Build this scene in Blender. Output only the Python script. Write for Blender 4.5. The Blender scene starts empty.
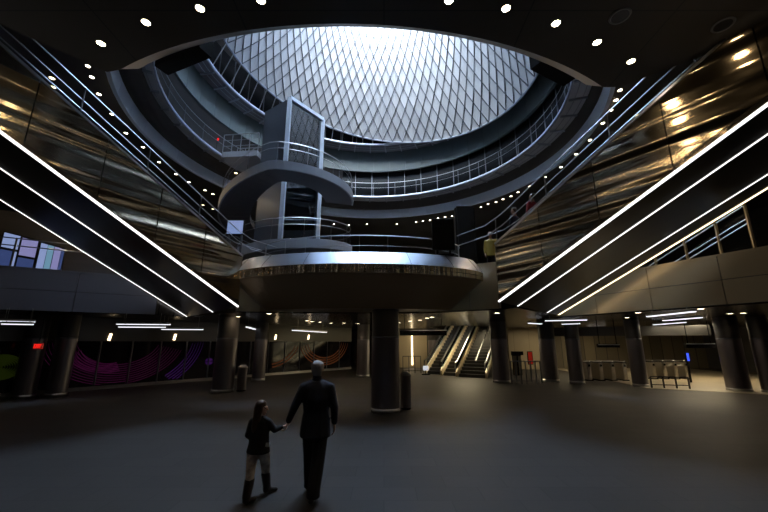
import bpy, bmesh, math, random
from mathutils import Vector, Matrix
random.seed(7)
V = Vector
D = bpy.data
C = bpy.context.scene.collection
sc = bpy.context.scene
PI = math.pi

# ---------------------------------------------------------------- camera model
F = 359.0
CAMZ = 2.05
PITCH = math.atan(86 / 359)
CP, SP = math.cos(PITCH), math.sin(PITCH)
CAM = V((0, 0, CAMZ))

def ray(x, y):
    v = (256 - y) / F
    return V(((x - 384) / F, CP - SP * v, SP + CP * v))

def at_depth(x, y, Y):          # photo pixel seen at distance Y
    d = ray(x, y)
    return CAM + d * (Y / d.y)

def at_z(x, y, z):              # photo pixel seen at height z
    d = ray(x, y)
    return CAM + d * ((z - CAMZ) / d.z)

def at_wall(x, y, p, n):        # photo pixel seen on the vertical plane through p
    d = ray(x, y)
    return CAM + d * ((V(p) - CAM).dot(V(n)) / d.dot(V(n)))

cam = D.objects.new('camera', D.cameras.new('camera'))
C.objects.link(cam)
cam.location = CAM
cam.rotation_euler = (PI / 2 + PITCH, 0, 0)
cam.data.sensor_width = 36
cam.data.lens = F / 768 * 36
cam.data.clip_end = 300
sc.camera = cam

# ---------------------------------------------------------------- materials
def mat(name, col, rough=.5, metal=0, emit=None, strength=0, spec=.5):
    m = D.materials.new(name)
    m.use_nodes = True
    b = m.node_tree.nodes['Principled BSDF']
    b.inputs['Base Color'].default_value = (*col, 1)
    b.inputs['Roughness'].default_value = rough
    b.inputs['Metallic'].default_value = metal
    b.inputs['Specular IOR Level'].default_value = spec
    if emit:
        b.inputs['Emission Color'].default_value = (*emit, 1)
        b.inputs['Emission Strength'].default_value = strength
    return m

def nodes(m):
    return m.node_tree.nodes, m.node_tree.links, m.node_tree.nodes['Principled BSDF']

def coords(m, scale, rot=(0, 0, 0)):
    N, L, b = nodes(m)
    tc = N.new('ShaderNodeTexCoord'); mp = N.new('ShaderNodeMapping')
    mp.inputs['Scale'].default_value = scale
    mp.inputs['Rotation'].default_value = rot
    L.new(tc.outputs['Object'], mp.inputs['Vector'])
    return mp.outputs['Vector']

def noise_colour(m, c1, c2, scale=(1, 1, 1), s=3, detail=4):
    N, L, b = nodes(m)
    n = N.new('ShaderNodeTexNoise'); n.inputs['Scale'].default_value = s
    n.inputs['Detail'].default_value = detail
    L.new(coords(m, scale), n.inputs['Vector'])
    r = N.new('ShaderNodeValToRGB')
    r.color_ramp.elements[0].position = .3; r.color_ramp.elements[0].color = (*c1, 1)
    r.color_ramp.elements[1].position = .7; r.color_ramp.elements[1].color = (*c2, 1)
    L.new(n.outputs['Fac'], r.inputs['Fac']); L.new(r.outputs['Color'], b.inputs['Base Color'])
    return n

def noise_bump(m, scale, s, dist, strength=1.0, detail=2):
    N, L, b = nodes(m)
    n = N.new('ShaderNodeTexNoise'); n.inputs['Scale'].default_value = s
    n.inputs['Detail'].default_value = detail
    L.new(coords(m, scale), n.inputs['Vector'])
    u = N.new('ShaderNodeBump'); u.inputs['Strength'].default_value = strength
    u.inputs['Distance'].default_value = dist
    L.new(n.outputs['Fac'], u.inputs['Height']); L.new(u.outputs['Normal'], b.inputs['Normal'])

def tiles(m, c1, c2, mortar, w, h, size=.008, rot=(0, 0, 0), off=.5):
    N, L, b = nodes(m)
    t = N.new('ShaderNodeTexBrick')
    t.inputs['Color1'].default_value = (*c1, 1); t.inputs['Color2'].default_value = (*c2, 1)
    t.inputs['Mortar'].default_value = (*mortar, 1)
    t.inputs['Scale'].default_value = 1
    t.inputs['Mortar Size'].default_value = size
    t.inputs['Brick Width'].default_value = w; t.inputs['Row Height'].default_value = h
    t.offset = off
    L.new(coords(m, (1, 1, 1), rot), t.inputs['Vector'])
    L.new(t.outputs['Color'], b.inputs['Base Color'])
    return t

def glass(name, tint, mixfac, rough=.05):
    m = D.materials.new(name); m.use_nodes = True
    N, L = m.node_tree.nodes, m.node_tree.links
    N.clear()
    o = N.new('ShaderNodeOutputMaterial'); mx = N.new('ShaderNodeMixShader')
    tr = N.new('ShaderNodeBsdfTransparent'); tr.inputs[0].default_value = (*tint, 1)
    gl = N.new('ShaderNodeBsdfGlossy'); gl.inputs['Roughness'].default_value = rough
    gl.inputs['Color'].default_value = (.9, .95, 1, 1)
    lw = N.new('ShaderNodeLayerWeight'); lw.inputs['Blend'].default_value = mixfac
    L.new(lw.outputs['Fresnel'], mx.inputs['Fac'])
    L.new(tr.outputs[0], mx.inputs[1]); L.new(gl.outputs[0], mx.inputs[2])
    L.new(mx.outputs[0], o.inputs['Surface'])
    return m

M = {}
M['floor'] = mat('floor_stone', (.06, .055, .05), .55, spec=.3)
tiles(M['floor'], (.041, .037, .036), (.032, .029, .028), (.019, .017, .016), .9, .45, .006)
noise_bump(M['floor'], (1, 1, 1), 9, .002, .5)
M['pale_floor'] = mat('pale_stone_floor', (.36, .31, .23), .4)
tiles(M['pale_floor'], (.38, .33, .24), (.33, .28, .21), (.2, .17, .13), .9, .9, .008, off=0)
M['shell'] = mat('dark_wall', (.035, .032, .03), .6)
noise_colour(M['shell'], (.060, .057, .056), (.085, .078, .074), (.2, .2, 1.2), 2)
M['slab'] = mat('dark_ceiling', (.05, .043, .036), .24)
tiles(M['slab'], (.024, .020, .016), (.019, .016, .013), (.015, .013, .012), 1.5, 1.5, .01, off=0)
M['near_slab'] = mat('near_ceiling', (.05, .042, .034), .5)
tiles(M['near_slab'], (.052, .040, .026), (.046, .036, .024), (.014, .012, .010), 2.4, 2.4, .012, off=0)
M['lip'] = mat('slab_lip_paint', (.24, .26, .30), .4)
M['steel'] = mat('polished_steel', (.62, .52, .36), .155, 1)
noise_bump(M['steel'], (.08, .08, 2.3), 1.0, .40, .7, .8)
M['steel_plain'] = mat('brushed_steel', (.55, .54, .54), .28, 1)
noise_bump(M['steel_plain'], (6, 6, .6), 3, .004, .3)
M['fascia_steel'] = mat('satin_steel', (.50, .54, .62), .32, 1)
noise_bump(M['fascia_steel'], (1.4, 1.4, .25), 1.6, .03, .35)
M['band_steel'] = mat('mirror_steel', (.80, .68, .52), .12, 1)
noise_bump(M['band_steel'], (4, 4, .03), 1.5, .25, 1.0)
M['bronze'] = mat('bronze_soffit', (.24, .175, .105), .4, .4)
M['column_steel'] = mat('column_steel', (.24, .22, .24), .30, .9)
noise_bump(M['column_steel'], (3, 3, .4), 2, .004, .3)
M['column_dark'] = mat('column_dark_cladding', (.045, .042, .042), .42)
M['soffit_dark'] = mat('escalator_soffit', (.035, .028, .020), .35)
noise_colour(M['soffit_dark'], (.030, .024, .017), (.045, .036, .026), (1, 1, 1), .8)
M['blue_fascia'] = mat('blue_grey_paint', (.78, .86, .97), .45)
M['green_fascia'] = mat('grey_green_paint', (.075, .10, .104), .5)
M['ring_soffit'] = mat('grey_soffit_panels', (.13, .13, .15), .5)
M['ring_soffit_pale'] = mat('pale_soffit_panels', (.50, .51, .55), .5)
M['rib'] = mat('soffit_rib', (.30, .32, .37), .5)
M['edge'] = mat('pale_edge_trim', (.30, .34, .42), .35, .3)
M['dark_glass'] = mat('dark_glazing', (.008, .010, .013), .5, 0, spec=.08)
M['mullion'] = mat('grey_mullion', (.16, .17, .195), .4, .5)
M['rail'] = mat('steel_rail', (.48, .49, .52), .38, 1)
M['clear'] = glass('balustrade_glass', (.93, .96, .97), .07)
M['tower_glass'] = glass('lift_glass', (.28, .34, .40), .55, .03)
M['tower_panel'] = mat('blue_grey_panel', (.15, .175, .22), .32, .35)
M['tower_frame'] = mat('pale_blue_frame', (.45, .53, .66), .35, .2)
M['stair'] = mat('stair_grey', (.10, .10, .115), .5)
M['stair_edge'] = mat('stair_edge_grey', (.32, .35, .41), .45)
M['panel'] = mat('net_panel', (.33, .34, .365), .42, .1)
M['cable'] = mat('net_cable', (.035, .04, .05), .5, .3)
M['black'] = mat('matt_black', (.006, .006, .006), .6, spec=.12)
M['black_gloss'] = mat('gloss_black', (.010, .010, .011), .15)
M['led'] = mat('white_led', (.9, .9, .9), .5, 0, (1, .96, .94), 2.2)
M['led_warm'] = mat('warm_led', (.9, .8, .6), .5, 0, (1, .80, .50), 3.2)
M['lamp'] = mat('lamp_lens', (.9, .9, .9), .5, 0, (1, .80, .52), 26)
M['lamp_small'] = mat('small_lamp_lens', (.9, .9, .9), .5, 0, (1, .82, .58), 14)
M['lamp_dim'] = mat('dim_lamp_lens', (.9, .9, .9), .5, 0, (1, .74, .42), 5)
M['lamp_off'] = mat('unlit_lens', (.03, .028, .026), .3)
M['skirt_light'] = mat('skirt_light', (.8, .7, .5), .5, 0, (1, .82, .48), 2.0)
M['tube'] = mat('linear_lamp_tube', (.9, .9, .9), .5, 0, (.92, .93, 1), 1.5)
M['tube_warm'] = mat('warm_linear_lamp', (.9, .8, .6), .5, 0, (1, .85, .6), 1.6)
M['trim_ring'] = mat('lamp_trim', (.25, .24, .22), .35, .5)
M['parapet_blue'] = mat('slate_panel', (.10, .10, .118), .42)
M['parapet_beige'] = mat('beige_metal_panel', (.42, .33, .20), .34, .55)
noise_bump(M['parapet_beige'], (.3, .3, 1.2), 1, .1, .3)
M['seam'] = mat('dark_seam', (.012, .011, .01), .6)
M['header'] = mat('header_metal', (.10, .095, .088), .32, .7)
M['store_glass'] = mat('store_glass', (.010, .008, .012), .08)
M['magenta'] = mat('magenta_backlit_print', (.10, .008, .07), .5, 0, (.38, .02, .26), .05)
M['violet'] = mat('violet_backlit_print', (.06, .01, .12), .5, 0, (.22, .03, .55), .08)
M['orange'] = mat('orange_backlit_print', (.2, .05, .015), .5, 0, (.75, .20, .04), .03)
M['green'] = mat('green_backlit_print', (.05, .09, .005), .5, 0, (.25, .38, .02), .02)
M['warm_wall'] = mat('warm_stone', (.42, .35, .24), .55)
tiles(M['warm_wall'], (.44, .37, .25), (.38, .32, .22), (.20, .17, .12), 1.2, .6, .012)
M['hall_wall'] = mat('hall_stone', (.2, .17, .11), .5)
tiles(M['hall_wall'], (.20, .17, .115), (.10, .085, .06), (.04, .035, .03), .9, 3.2, .03)
M['fare_steel'] = mat('fare_gate_steel', (.50, .47, .42), .3, .9)
M['tread'] = mat('escalator_tread', (.05, .05, .05), .4, .6)
M['warm_balustrade'] = mat('pale_balustrade', (.62, .53, .36), .3, .3)
M['rubber'] = mat('black_rubber', (.012, .012, .012), .45)
M['red_lit'] = mat('red_sign_face', (.3, .01, .01), .5, 0, (1, .02, .015), 1.4)
M['red_paint'] = mat('red_paint', (.55, .03, .02), .4, 0, (1, .05, .02), .10)
M['blue_lit'] = mat('blue_sign_face', (.02, .05, .4), .5, 0, (.06, .12, 1), 1.0)
M['screen_body'] = mat('screen_body', (.012, .012, .014), .4)
M['screen_light'] = mat('lit_screen_pale', (.1, .1, .1), .4, 0, (.42, .55, 1), .50)
M['screen_lilac'] = mat('lit_screen_lilac', (.1, .1, .1), .4, 0, (.47, .46, .95), .42)
M['screen_deep'] = mat('lit_screen_deep', (.05, .06, .1), .4, 0, (.09, .15, .45), .32)
M['screen_teal'] = mat('lit_screen_teal', (.1, .1, .1), .4, 0, (.28, .60, .85), .42)
M['skin'] = mat('skin', (.50, .29, .20), .5)
M['suit'] = mat('navy_suit_wool', (.014, .018, .034), .75)
noise_bump(M['suit'], (1, 1, 1), 14, .006, .5)
M['trousers'] = mat('dark_trouser_wool', (.010, .011, .018), .8)
M['leather'] = mat('black_leather', (.012, .010, .010), .35)
M['boot'] = mat('dark_brown_boot', (.020, .012, .010), .45)
M['grey_hair'] = mat('grey_hair', (.36, .33, .31), .7)
noise_bump(M['grey_hair'], (1, 1, .4), 60, .004, .8)
M['brown_hair'] = mat('dark_brown_hair', (.06, .03, .016), .45)
noise_bump(M['brown_hair'], (1, 1, .15), 70, .004, .8)
M['girl_jacket'] = mat('black_jacket', (.010, .010, .012), .75)
M['leggings'] = mat('patterned_leggings', (.35, .30, .26), .8)
noise_colour(M['leggings'], (.30, .24, .21), (.85, .78, .70), (1, 1, 1), 12, 2)
M['white'] = mat('white_plastic', (.75, .78, .82), .4)
M['eye'] = mat('eye_dark', (.01, .008, .006), .2)
M['red_coat'] = mat('red_coat', (.35, .02, .03), .7)
M['yellow_coat'] = mat('yellow_coat', (.30, .20, .015), .7)
M['blue_coat'] = mat('blue_coat', (.02, .03, .07), .7)

# ---------------------------------------------------------------- mesh helpers
def BM():
    return bmesh.new()

def link(name, bm, m, parent=None, smooth=False):
    bmesh.ops.recalc_face_normals(bm, faces=bm.faces)
    me = D.meshes.new(name)
    bm.to_mesh(me); bm.free()
    me.materials.append(m)
    if smooth:
        me.polygons.foreach_set('use_smooth', [True] * len(me.polygons))
    o = D.objects.new(name, me); C.objects.link(o)
    if parent:
        o.parent = parent
        o.matrix_parent_inverse = parent_inv(parent)
    return o

def parent_inv(p):
    m = Matrix.LocRotScale(p.location, p.rotation_euler, p.scale)
    if p.parent:
        m = parent_world(p.parent) @ p.matrix_parent_inverse @ m
    return m.inverted()

def parent_world(p):
    m = Matrix.LocRotScale(p.location, p.rotation_euler, p.scale)
    if p.parent:
        m = parent_world(p.parent) @ p.matrix_parent_inverse @ m
    return m

def tag(o, label, cat, group=None):
    o['label'] = label; o['category'] = cat
    if group: o['group'] = group
    return o

def thing(name, label, cat, loc=(0, 0, 0), group=None):
    o = D.objects.new(name, None); C.objects.link(o)
    o.empty_display_size = .2
    o.location = loc
    return tag(o, label, cat, group)

def structure(name, bm, m, smooth=False):
    o = link(name, bm, m, None, smooth); o['kind'] = 'structure'
    return o

def box(bm, lo, hi):
    x0, y0, z0 = lo; x1, y1, z1 = hi
    vs = [bm.verts.new(p) for p in ((x0,y0,z0),(x1,y0,z0),(x1,y1,z0),(x0,y1,z0),(x0,y0,z1),(x1,y0,z1),(x1,y1,z1),(x0,y1,z1))]
    for f in ((0,3,2,1),(4,5,6,7),(0,1,5,4),(1,2,6,5),(2,3,7,6),(3,0,4,7)):
        bm.faces.new([vs[i] for i in f])

def prism(bm, low, high):                 # two matching loops
    a = [bm.verts.new(p) for p in low]; b = [bm.verts.new(p) for p in high]
    n = len(a)
    bm.faces.new(a[::-1]); bm.faces.new(b)
    for i in range(n):
        bm.faces.new((a[i], a[(i + 1) % n], b[(i + 1) % n], b[i]))

def extrude_poly(bm, pts, z0, z1):
    prism(bm, [(p[0], p[1], z0) for p in pts], [(p[0], p[1], z1) for p in pts])

def slab_with_holes(bm, outer, holes, z0, z1):
    for z in (z0, z1):
        edges = []
        for loop in [outer] + holes:
            vs = [bm.verts.new((p[0], p[1], z)) for p in loop]
            edges += [bm.edges.new((vs[i], vs[(i + 1) % len(vs)])) for i in range(len(vs))]
        bmesh.ops.triangle_fill(bm, edges=edges, use_beauty=True)
    for loop in [outer] + holes:
        for i in range(len(loop)):
            p, q = loop[i], loop[(i + 1) % len(loop)]
            bm.faces.new([bm.verts.new(c) for c in ((p[0],p[1],z0),(q[0],q[1],z0),(q[0],q[1],z1),(p[0],p[1],z1))])

def bar(bm, a, b, w, h=None, up=(0, 0, 1)):   # rectangular bar between two points
    a, b = V(a), V(b); h = h or w
    d = (b - a).normalized(); up = V(up)
    if abs(d.dot(up)) > .98: up = V((0, 1, 0))
    s = d.cross(up).normalized() * (w / 2); u = s.cross(d).normalized() * (h / 2)
    prism(bm, [a - s - u, a + s - u, a + s + u, a - s + u], [b - s - u, b + s - u, b + s + u, b - s + u])

def tube(bm, pts, r, n=8, closed=False):
    pts = [V(p) for p in pts]; rings = []
    m = len(pts)
    for i, p in enumerate(pts):
        if closed: t = pts[(i + 1) % m] - pts[i - 1]
        else: t = pts[min(i + 1, m - 1)] - pts[max(i - 1, 0)]
        t.normalize()
        up = V((0, 0, 1)) if abs(t.z) < .95 else V((1, 0, 0))
        s = t.cross(up).normalized(); u = s.cross(t)
        rr = r[i] if isinstance(r, (list, tuple)) else r
        rings.append([bm.verts.new(p + (s * math.cos(k * 2 * PI / n) + u * math.sin(k * 2 * PI / n)) * rr) for k in range(n)])
    rng = range(m) if closed else range(m - 1)
    for i in rng:
        A, B = rings[i], rings[(i + 1) % m]
        for k in range(n):
            bm.faces.new((A[k], A[(k + 1) % n], B[(k + 1) % n], B[k]))
    if not closed:
        bm.faces.new(rings[0][::-1]); bm.faces.new(rings[-1])

def lathe(bm, prof, cx, cy, n=96, closed=True, sx=1, sy=1, a0=0, a1=2 * PI, caps=False):
    full = abs(a1 - a0 - 2 * PI) < 1e-6
    cols = []
    cnt = n if full else n + 1
    for k in range(cnt):
        a = a0 + (a1 - a0) * k / n
        cols.append([bm.verts.new((cx + r * sx * math.cos(a), cy + r * sy * math.sin(a), z)) for r, z in prof])
    m = len(prof)
    for k in range(n):
        A, B = cols[k], cols[(k + 1) % cnt]
        for j in range(m if closed else m - 1):
            bm.faces.new((A[j], B[j], B[(j + 1) % m], A[(j + 1) % m]))
    if caps and full and not closed:
        bm.faces.new([c[0] for c in cols][::-1]); bm.faces.new([c[-1] for c in cols])
    if not full and closed:
        bm.faces.new(cols[0]); bm.faces.new(cols[-1][::-1])

def cyl(bm, c, r, z0, z1, n=40):
    lathe(bm, [(r, z0), (r, z1)], c[0], c[1], n, closed=False, caps=True)

def hullpts(bm, pts):
    vs = [bm.verts.new(p) for p in pts]
    r = bmesh.ops.convex_hull(bm, input=vs)
    bad = [v for v in r['geom_interior'] if isinstance(v, bmesh.types.BMVert)]
    bad += [v for v in r['geom_unused'] if isinstance(v, bmesh.types.BMVert) and v.is_valid and v not in bad]
    bmesh.ops.delete(bm, geom=list(set(bad)), context='VERTS')

ORD = ['first', 'second', 'third', 'fourth', 'fifth', 'sixth', 'seventh', 'eighth', 'ninth', 'tenth', 'eleventh', 'twelfth',
       'thirteenth', 'fourteenth', 'fifteenth', 'sixteenth', 'seventeenth', 'eighteenth', 'nineteenth', 'twentieth']
def ordn(i):
    if i < 20: return ORD[i]
    return ('twenty-', 'thirty-', 'forty-')[(i + 1) // 10 - 2] + ORD[(i + 1) % 10 - 1] if (i + 1) % 10 else ('thirtieth', 'fortieth')[(i + 1) // 10 - 3]

def lerp(a, b, t):
    return V(a) * (1 - t) + V(b) * t

# ---------------------------------------------------------------- the setting
b = BM(); box(b, (-26, -8, -.3), (26, 40, 0)); structure('floor', b, M['floor'])
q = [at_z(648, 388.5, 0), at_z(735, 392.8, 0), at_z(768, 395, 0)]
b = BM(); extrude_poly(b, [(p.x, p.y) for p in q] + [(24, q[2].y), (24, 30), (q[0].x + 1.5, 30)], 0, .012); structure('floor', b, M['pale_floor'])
b = BM(); box(b, (-26.4, -8, 0), (-26, 40, 19)); structure('wall_left', b, M['shell'])
b = BM(); box(b, (26, -8, 0), (26.4, 40, 19)); structure('wall_right', b, M['shell'])
b = BM(); box(b, (-26.4, 40, 0), (26.4, 40.4, 19)); structure('wall_back', b, M['shell'])
b = BM(); box(b, (-26.4, -8.4, 0), (26.4, -8, 19)); structure('wall_front', b, M['shell'])

RC = (-.75, 15.2)           # axis of the atrium drum
def ringpt(r, a, z, c=RC):
    return V((c[0] + r * math.cos(a), c[1] + r * math.sin(a), z))
NC = 96
def circle(r, c=RC, n=NC):
    return [(c[0] + r * math.cos(k * 2 * PI / n), c[1] + r * math.sin(k * 2 * PI / n)) for k in range(n)]

# ceiling around the drum (soffit with the small downlights) closes the hall at the top
b = BM(); slab_with_holes(b, [(-26.4, -8.4), (26.4, -8.4), (26.4, 40.4), (-26.4, 40.4)], [circle(9.85)], 11.1, 11.5)
structure('ceiling', b, M['shell'])

# escalator reference lines: low ends on the slab edge and the uphill direction
LDIR = V((-.663, -1.1886, .6686)); RDIR = V((.7716, -1.1886, .6686))
LA, LB, LC = at_z(238, 308, 3.1), at_z(213, 313, 3.1), at_z(187, 317.3, 3.1)
RA, RB, RCc, RD = at_z(499, 303, 3.1), at_z(517.6, 307.2, 3.1), at_z(547, 313.6, 3.1), at_z(558.5, 315.6, 3.1)
SC = (-.87, 11.9)           # saucer centre

# concourse ceiling / mezzanine slab
PL0, PL1 = V((-20.6, 8.0, 0)), V((-9.4, 14.9, 0))       # left parapet
PR0, PR1 = V((7.7, 16.34, 0)), V((12.0, 7.06, 0))       # right parapet
slab_poly = [PL0 + V((-5.4, -3.3, 0)), PL1, LC + V((0, .25, 0)), lerp(LB, LC, .2) + V((0, .4, 0)), V((LA.x * 1.16 - .1, LA.y * 1.16 + .12, 0)), V((-3.1, 13.95, 0)), V((1.4, 13.95, 0)),
             V((RA.x * 1.22 + .12, RA.y * 1.22 + .12, 0)), RB + V((.1, .4, 0)), RCc + V((.1, .3, 0)), PR0 + V((.2, .2, 0)), PR1 + V((.3, .15, 0)), V((17.4, -4.5, 0)), V((26, -4.5, 0)), V((26, 40, 0)), V((-26, 40, 0)), V((-26, 4.7, 0))]
esc_hole = [(3.1, 25.6), (5.4, 24.4), (10.6, 33.4), (6.4, 35.8)]
b = BM(); slab_with_holes(b, [(p.x, p.y) for p in slab_poly], [esc_hole], 3.12, 4.4)
structure('ceiling', b, M['slab'])

# near slab over the camera, its edge follows the drum
def near_edge(a0, a1, r, n=36):
    return [(RC[0] + r * math.cos(a0 + (a1 - a0) * k / n), RC[1] + r * math.sin(a0 + (a1 - a0) * k / n)) for k in range(n + 1)]
NL, NR = at_z(107, 72, 7.35), at_z(620, 87, 7.35)
rN = 10.15
aL = math.atan2(NL.y - RC[1], NL.x - RC[0]); aR = math.atan2(NR.y - RC[1], NR.x - RC[0])
edge = [(NL.x, NL.y)] + near_edge(aL + .03, aR - .03, rN) + [(NR.x, NR.y)]
NL2, NR2 = at_z(0, 24, 7.35), at_z(768, 31, 7.35)
poly = edge + [(NR2.x, NR2.y), (11.5, -.5), (11.5, -8), (-11.5, -8), (-11.5, -.5), (NL2.x, NL2.y)]
b = BM(); extrude_poly(b, poly, 7.35, 8.3)
structure('ceiling', b, M['near_slab'])
b = BM()                     # sloping painted lip along the slab edge
lathe(b, [(rN, 7.36), (rN - .32, 7.62), (rN - .32, 8.25), (rN, 8.25)], RC[0], RC[1], 40, True, a0=aL + .03, a1=aR - .03)
structure('trim_1', b, M['lip'])

# ---------------------------------------------------------------- skylight net over the drum
DCX, DCY = -.45, 15.2
def dome_z0(x):
    return 16.15 - .17 * (x + .5)
def dome_pt(a, t, off=0):
    r = 7.95 + off - 3.1 * t - .25 * math.sin(PI * t)
    x = DCX + r * math.cos(a); y = DCY + r * math.sin(a)
    z0 = dome_z0(x)
    return V((x, y, z0 + (27.0 - z0) * t))
NA, NT = 70, 16
win = D.objects.new('window_1', None); C.objects.link(win)
win.location = (DCX, DCY, 16.2); win['kind'] = 'structure'
b = BM()
def netpt(i, j):
    return (2 * PI * (i + (j % 2) * .5) / NA, j / NT)
for j in range(-1, NT):
    for i in range(NA):
        a0, t0 = netpt(i, j)
        da = PI / NA
        low = (a0 , max(t0, 0)); 
        top = (a0, (j + 2) / NT); lf = (a0 - da, (j + 1) / NT); rt = (a0 + da, (j + 1) / NT)
        pts = [low, rt, top, lf] if j >= 0 else [lf, rt, top]
        if (j + 2) > NT: pts = [low, rt, lf]
        off = .03 * random.uniform(-1, 1)
        P = [dome_pt(a, t) for a, t in pts]
        c = sum(P, V()) / len(P)
        inward = (V((DCX, DCY, c.z)) - c).normalized()
        tilt = random.uniform(-.05, .05)
        Q = []
        for p in P:
            q = c + (p - c) * .975
            Q.append(q + inward * (tilt * (p.z - c.z)))
        f = b.faces.new([b.verts.new(q) for q in Q])
link('net_panel', b, M['panel'], win)
b = BM()
for i in range(NA):
    for s in (1, -1):
        pts = [dome_pt(2 * PI * (i + s * .5 * j) / NA, j / NT, -.05) for j in range(NT + 1)]
        tube(b, pts, .024, 4)
link('cable_net', b, M['cable'], win)
b = BM()
tube(b, [dome_pt(2 * PI * k / 92, 0) for k in range(92)], .06, 6, True)
link('base_ring', b, M['edge'], win)
b = BM()                     # rods that tie the net down to the ring below
for i in range(NA):
    p = dome_pt(2 * PI * i / NA, 0)
    if p.z > 16.2:
        tube(b, [p, ringpt(8.35, math.atan2(p.y - RC[1], p.x - RC[0]), 15.95)], .025, 5)
link('tie_rod', b, M['rail'], win)
b = BM(); lathe(b, [(4.7, 27), (4.7, 27.2), (5.0, 27.2), (5.0, 27)], DCX, DCY, 64); link('skylight_frame', b, M['edge'], win)
b = BM(); cyl(b, (DCX, DCY), 4.72, 27.05, 27.08, 64); link('skylight_glass', b, M['clear'], win)
# the outer drum and cone that keep the weather out
b = BM(); lathe(b, [(9.3, 11.5), (9.3, 19.2), (5.1, 27.2), (5.3, 27.2), (9.6, 19.2), (9.95, 11.5)], RC[0] + .2, RC[1], 96)
structure('wall_drum', b, M['shell'], True)

# ---------------------------------------------------------------- ring balconies
def ring_balcony(name, label, r0, z0, z1, r1, ze, fas, glz_r, glz_top, posts, loc):
    t = thing(name, label, 'balcony', loc)
    n = 96
    b = BM(); cols = []
    for k in range(48):
        for da, dr in ((0, 0), (.5, 0), (.985, 0), (.9925, .02)):
            lean = -.13 if glz_r > 9 else 0
            a = 2 * PI * (k + da) / 48
            cols.append([b.verts.new(ringpt(r0 + q, a, z)) for q, z in ((dr - lean, z0), (dr, z1), (.14, z1), (.14 - lean, z0))])
    for k in range(len(cols)):
        P, Q = cols[k], cols[(k + 1) % len(cols)]
        for j in range(4): b.faces.new((P[j], Q[j], Q[(j + 1) % 4], P[(j + 1) % 4]))
    link('fascia', b, fas, t)
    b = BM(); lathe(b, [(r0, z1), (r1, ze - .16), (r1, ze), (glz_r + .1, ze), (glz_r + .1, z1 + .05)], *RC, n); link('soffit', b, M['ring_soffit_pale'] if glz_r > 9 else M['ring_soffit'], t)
    b = BM()
    for k in range(48):
        a = 2 * PI * k / 48 + .03
        bar(b, ringpt(r0 - .01, a, z1 - .03), ringpt(r1 + .02, a, ze - .20), .07, .09)
    for q in (.38, .72):
        rr = r0 + (r1 - r0) * q; zz = z1 + (ze - .16 - z1) * q - .015
        tube(b, [ringpt(rr, 2 * PI * k / 96, zz) for k in range(96)], .02, 4, True)
    link('soffit_ribs', b, M['rib'], t)
    b = BM(); lathe(b, [(r1 - .04, ze - .17), (r1 - .07, ze - .05), (r1 - .04, ze + .04), (r1 + .06, ze + .04), (r1 + .06, ze - .1)], *RC, n); link('edge_trim', b, M['edge'], t, True)
    if glz_top:
        b = BM(); lathe(b, [(glz_r, ze), (glz_r, glz_top), (glz_r + .06, glz_top), (glz_r + .06, ze)], *RC, n); link('glazing', b, M['dark_glass'], t, True)
        for k in range(48):
            a = 2 * PI * k / 48 + .015
            b = BM(); bar(b, ringpt(glz_r - .03, a, ze), ringpt(glz_r - .03, a, glz_top), .05, .05)
            link('mullion', b, M['mullion'], t)
    if posts:
        rl = thing_part('railing', t)
        b = BM()
        for z, r in ((ze + 1.08, .016), (ze + .7, .008)):
            tube(b, [ringpt(r1 + .08, 2 * PI * k / 120, z) for k in range(120)], r, 6, True)
        link('rail', b, M['rail'], rl)
        for k in range(36):
            a = 2 * PI * k / 36
            b = BM(); bar(b, ringpt(r1 + .08, a, ze), ringpt(r1 + .08, a, ze + 1.08), .02, .02)
            link('railing_post', b, M['mullion'], rl)
    return t

def thing_part(name, parent):
    o = D.objects.new(name, None); C.objects.link(o)
    o.empty_display_size = .1
    o.parent = parent; o.matrix_parent_inverse = parent_inv(parent)
    o.location = parent.location
    return o

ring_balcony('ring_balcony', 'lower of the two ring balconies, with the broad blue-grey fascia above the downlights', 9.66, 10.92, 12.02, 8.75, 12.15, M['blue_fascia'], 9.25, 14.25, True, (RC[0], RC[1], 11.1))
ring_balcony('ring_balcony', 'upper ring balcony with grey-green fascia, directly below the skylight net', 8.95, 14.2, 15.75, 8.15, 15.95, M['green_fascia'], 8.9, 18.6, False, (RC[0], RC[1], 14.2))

# ---------------------------------------------------------------- lamps
def downlight(p, r, lens, label, group, axis=None, name='downlight'):
    t = thing(name, label, 'ceiling light', p, group)
    b = BM(); lathe(b, [(r * 1.0, p.z - .012), (r * 1.22, p.z - .012), (r * 1.28, p.z), (r * 1.0, p.z)], p.x, p.y, 24); link('trim_ring', b, M['trim_ring'], t, True)
    b = BM(); cyl(b, (p.x, p.y), r, p.z - .008, p.z, 20); link('lens', b, lens, t)
    return t
near = [(101, 43), (146, 22), (200, 8), (261, 0), (322, -6), (385, -7), (449, 0), (506, 8), (556, 23), (597, 42), (631, 61)]
for i, (x, y) in enumerate(near):
    downlight(at_z(x, y, 7.35), .066, M['lamp'], 'bright round downlight in the near dark ceiling, %s from the left of its arc' % ordn(i), 'downlights in the near ceiling')
for i, (x, y) in enumerate([(620, 16), (723, 25)]):
    downlight(at_z(x, y, 7.35), .13, M['lamp_off'], ['unlit round ceiling lens above the right end of the downlight arc', 'larger unlit round ceiling lens near the upper right corner'][i], 'unlit ceiling lenses')
ringl = [(88, 66), (92, 77), (99, 94), (112, 114), (126, 133), (143, 147), (159, 162), (176, 174), (189, 182), (205, 190), (213, 194),
         (334, 224), (349, 225), (367, 224), (397, 224), (416, 222), (423, 221), (430, 220), (438, 218), (445, 217), (452, 216),
         (481, 207), (488, 204), (496, 202), (503, 199), (511, 196), (518, 192), (530, 186), (545, 177), (561, 167), (576, 154),
         (590, 140), (603, 123), (611, 110), (616, 100), (620, 90)]
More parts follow.
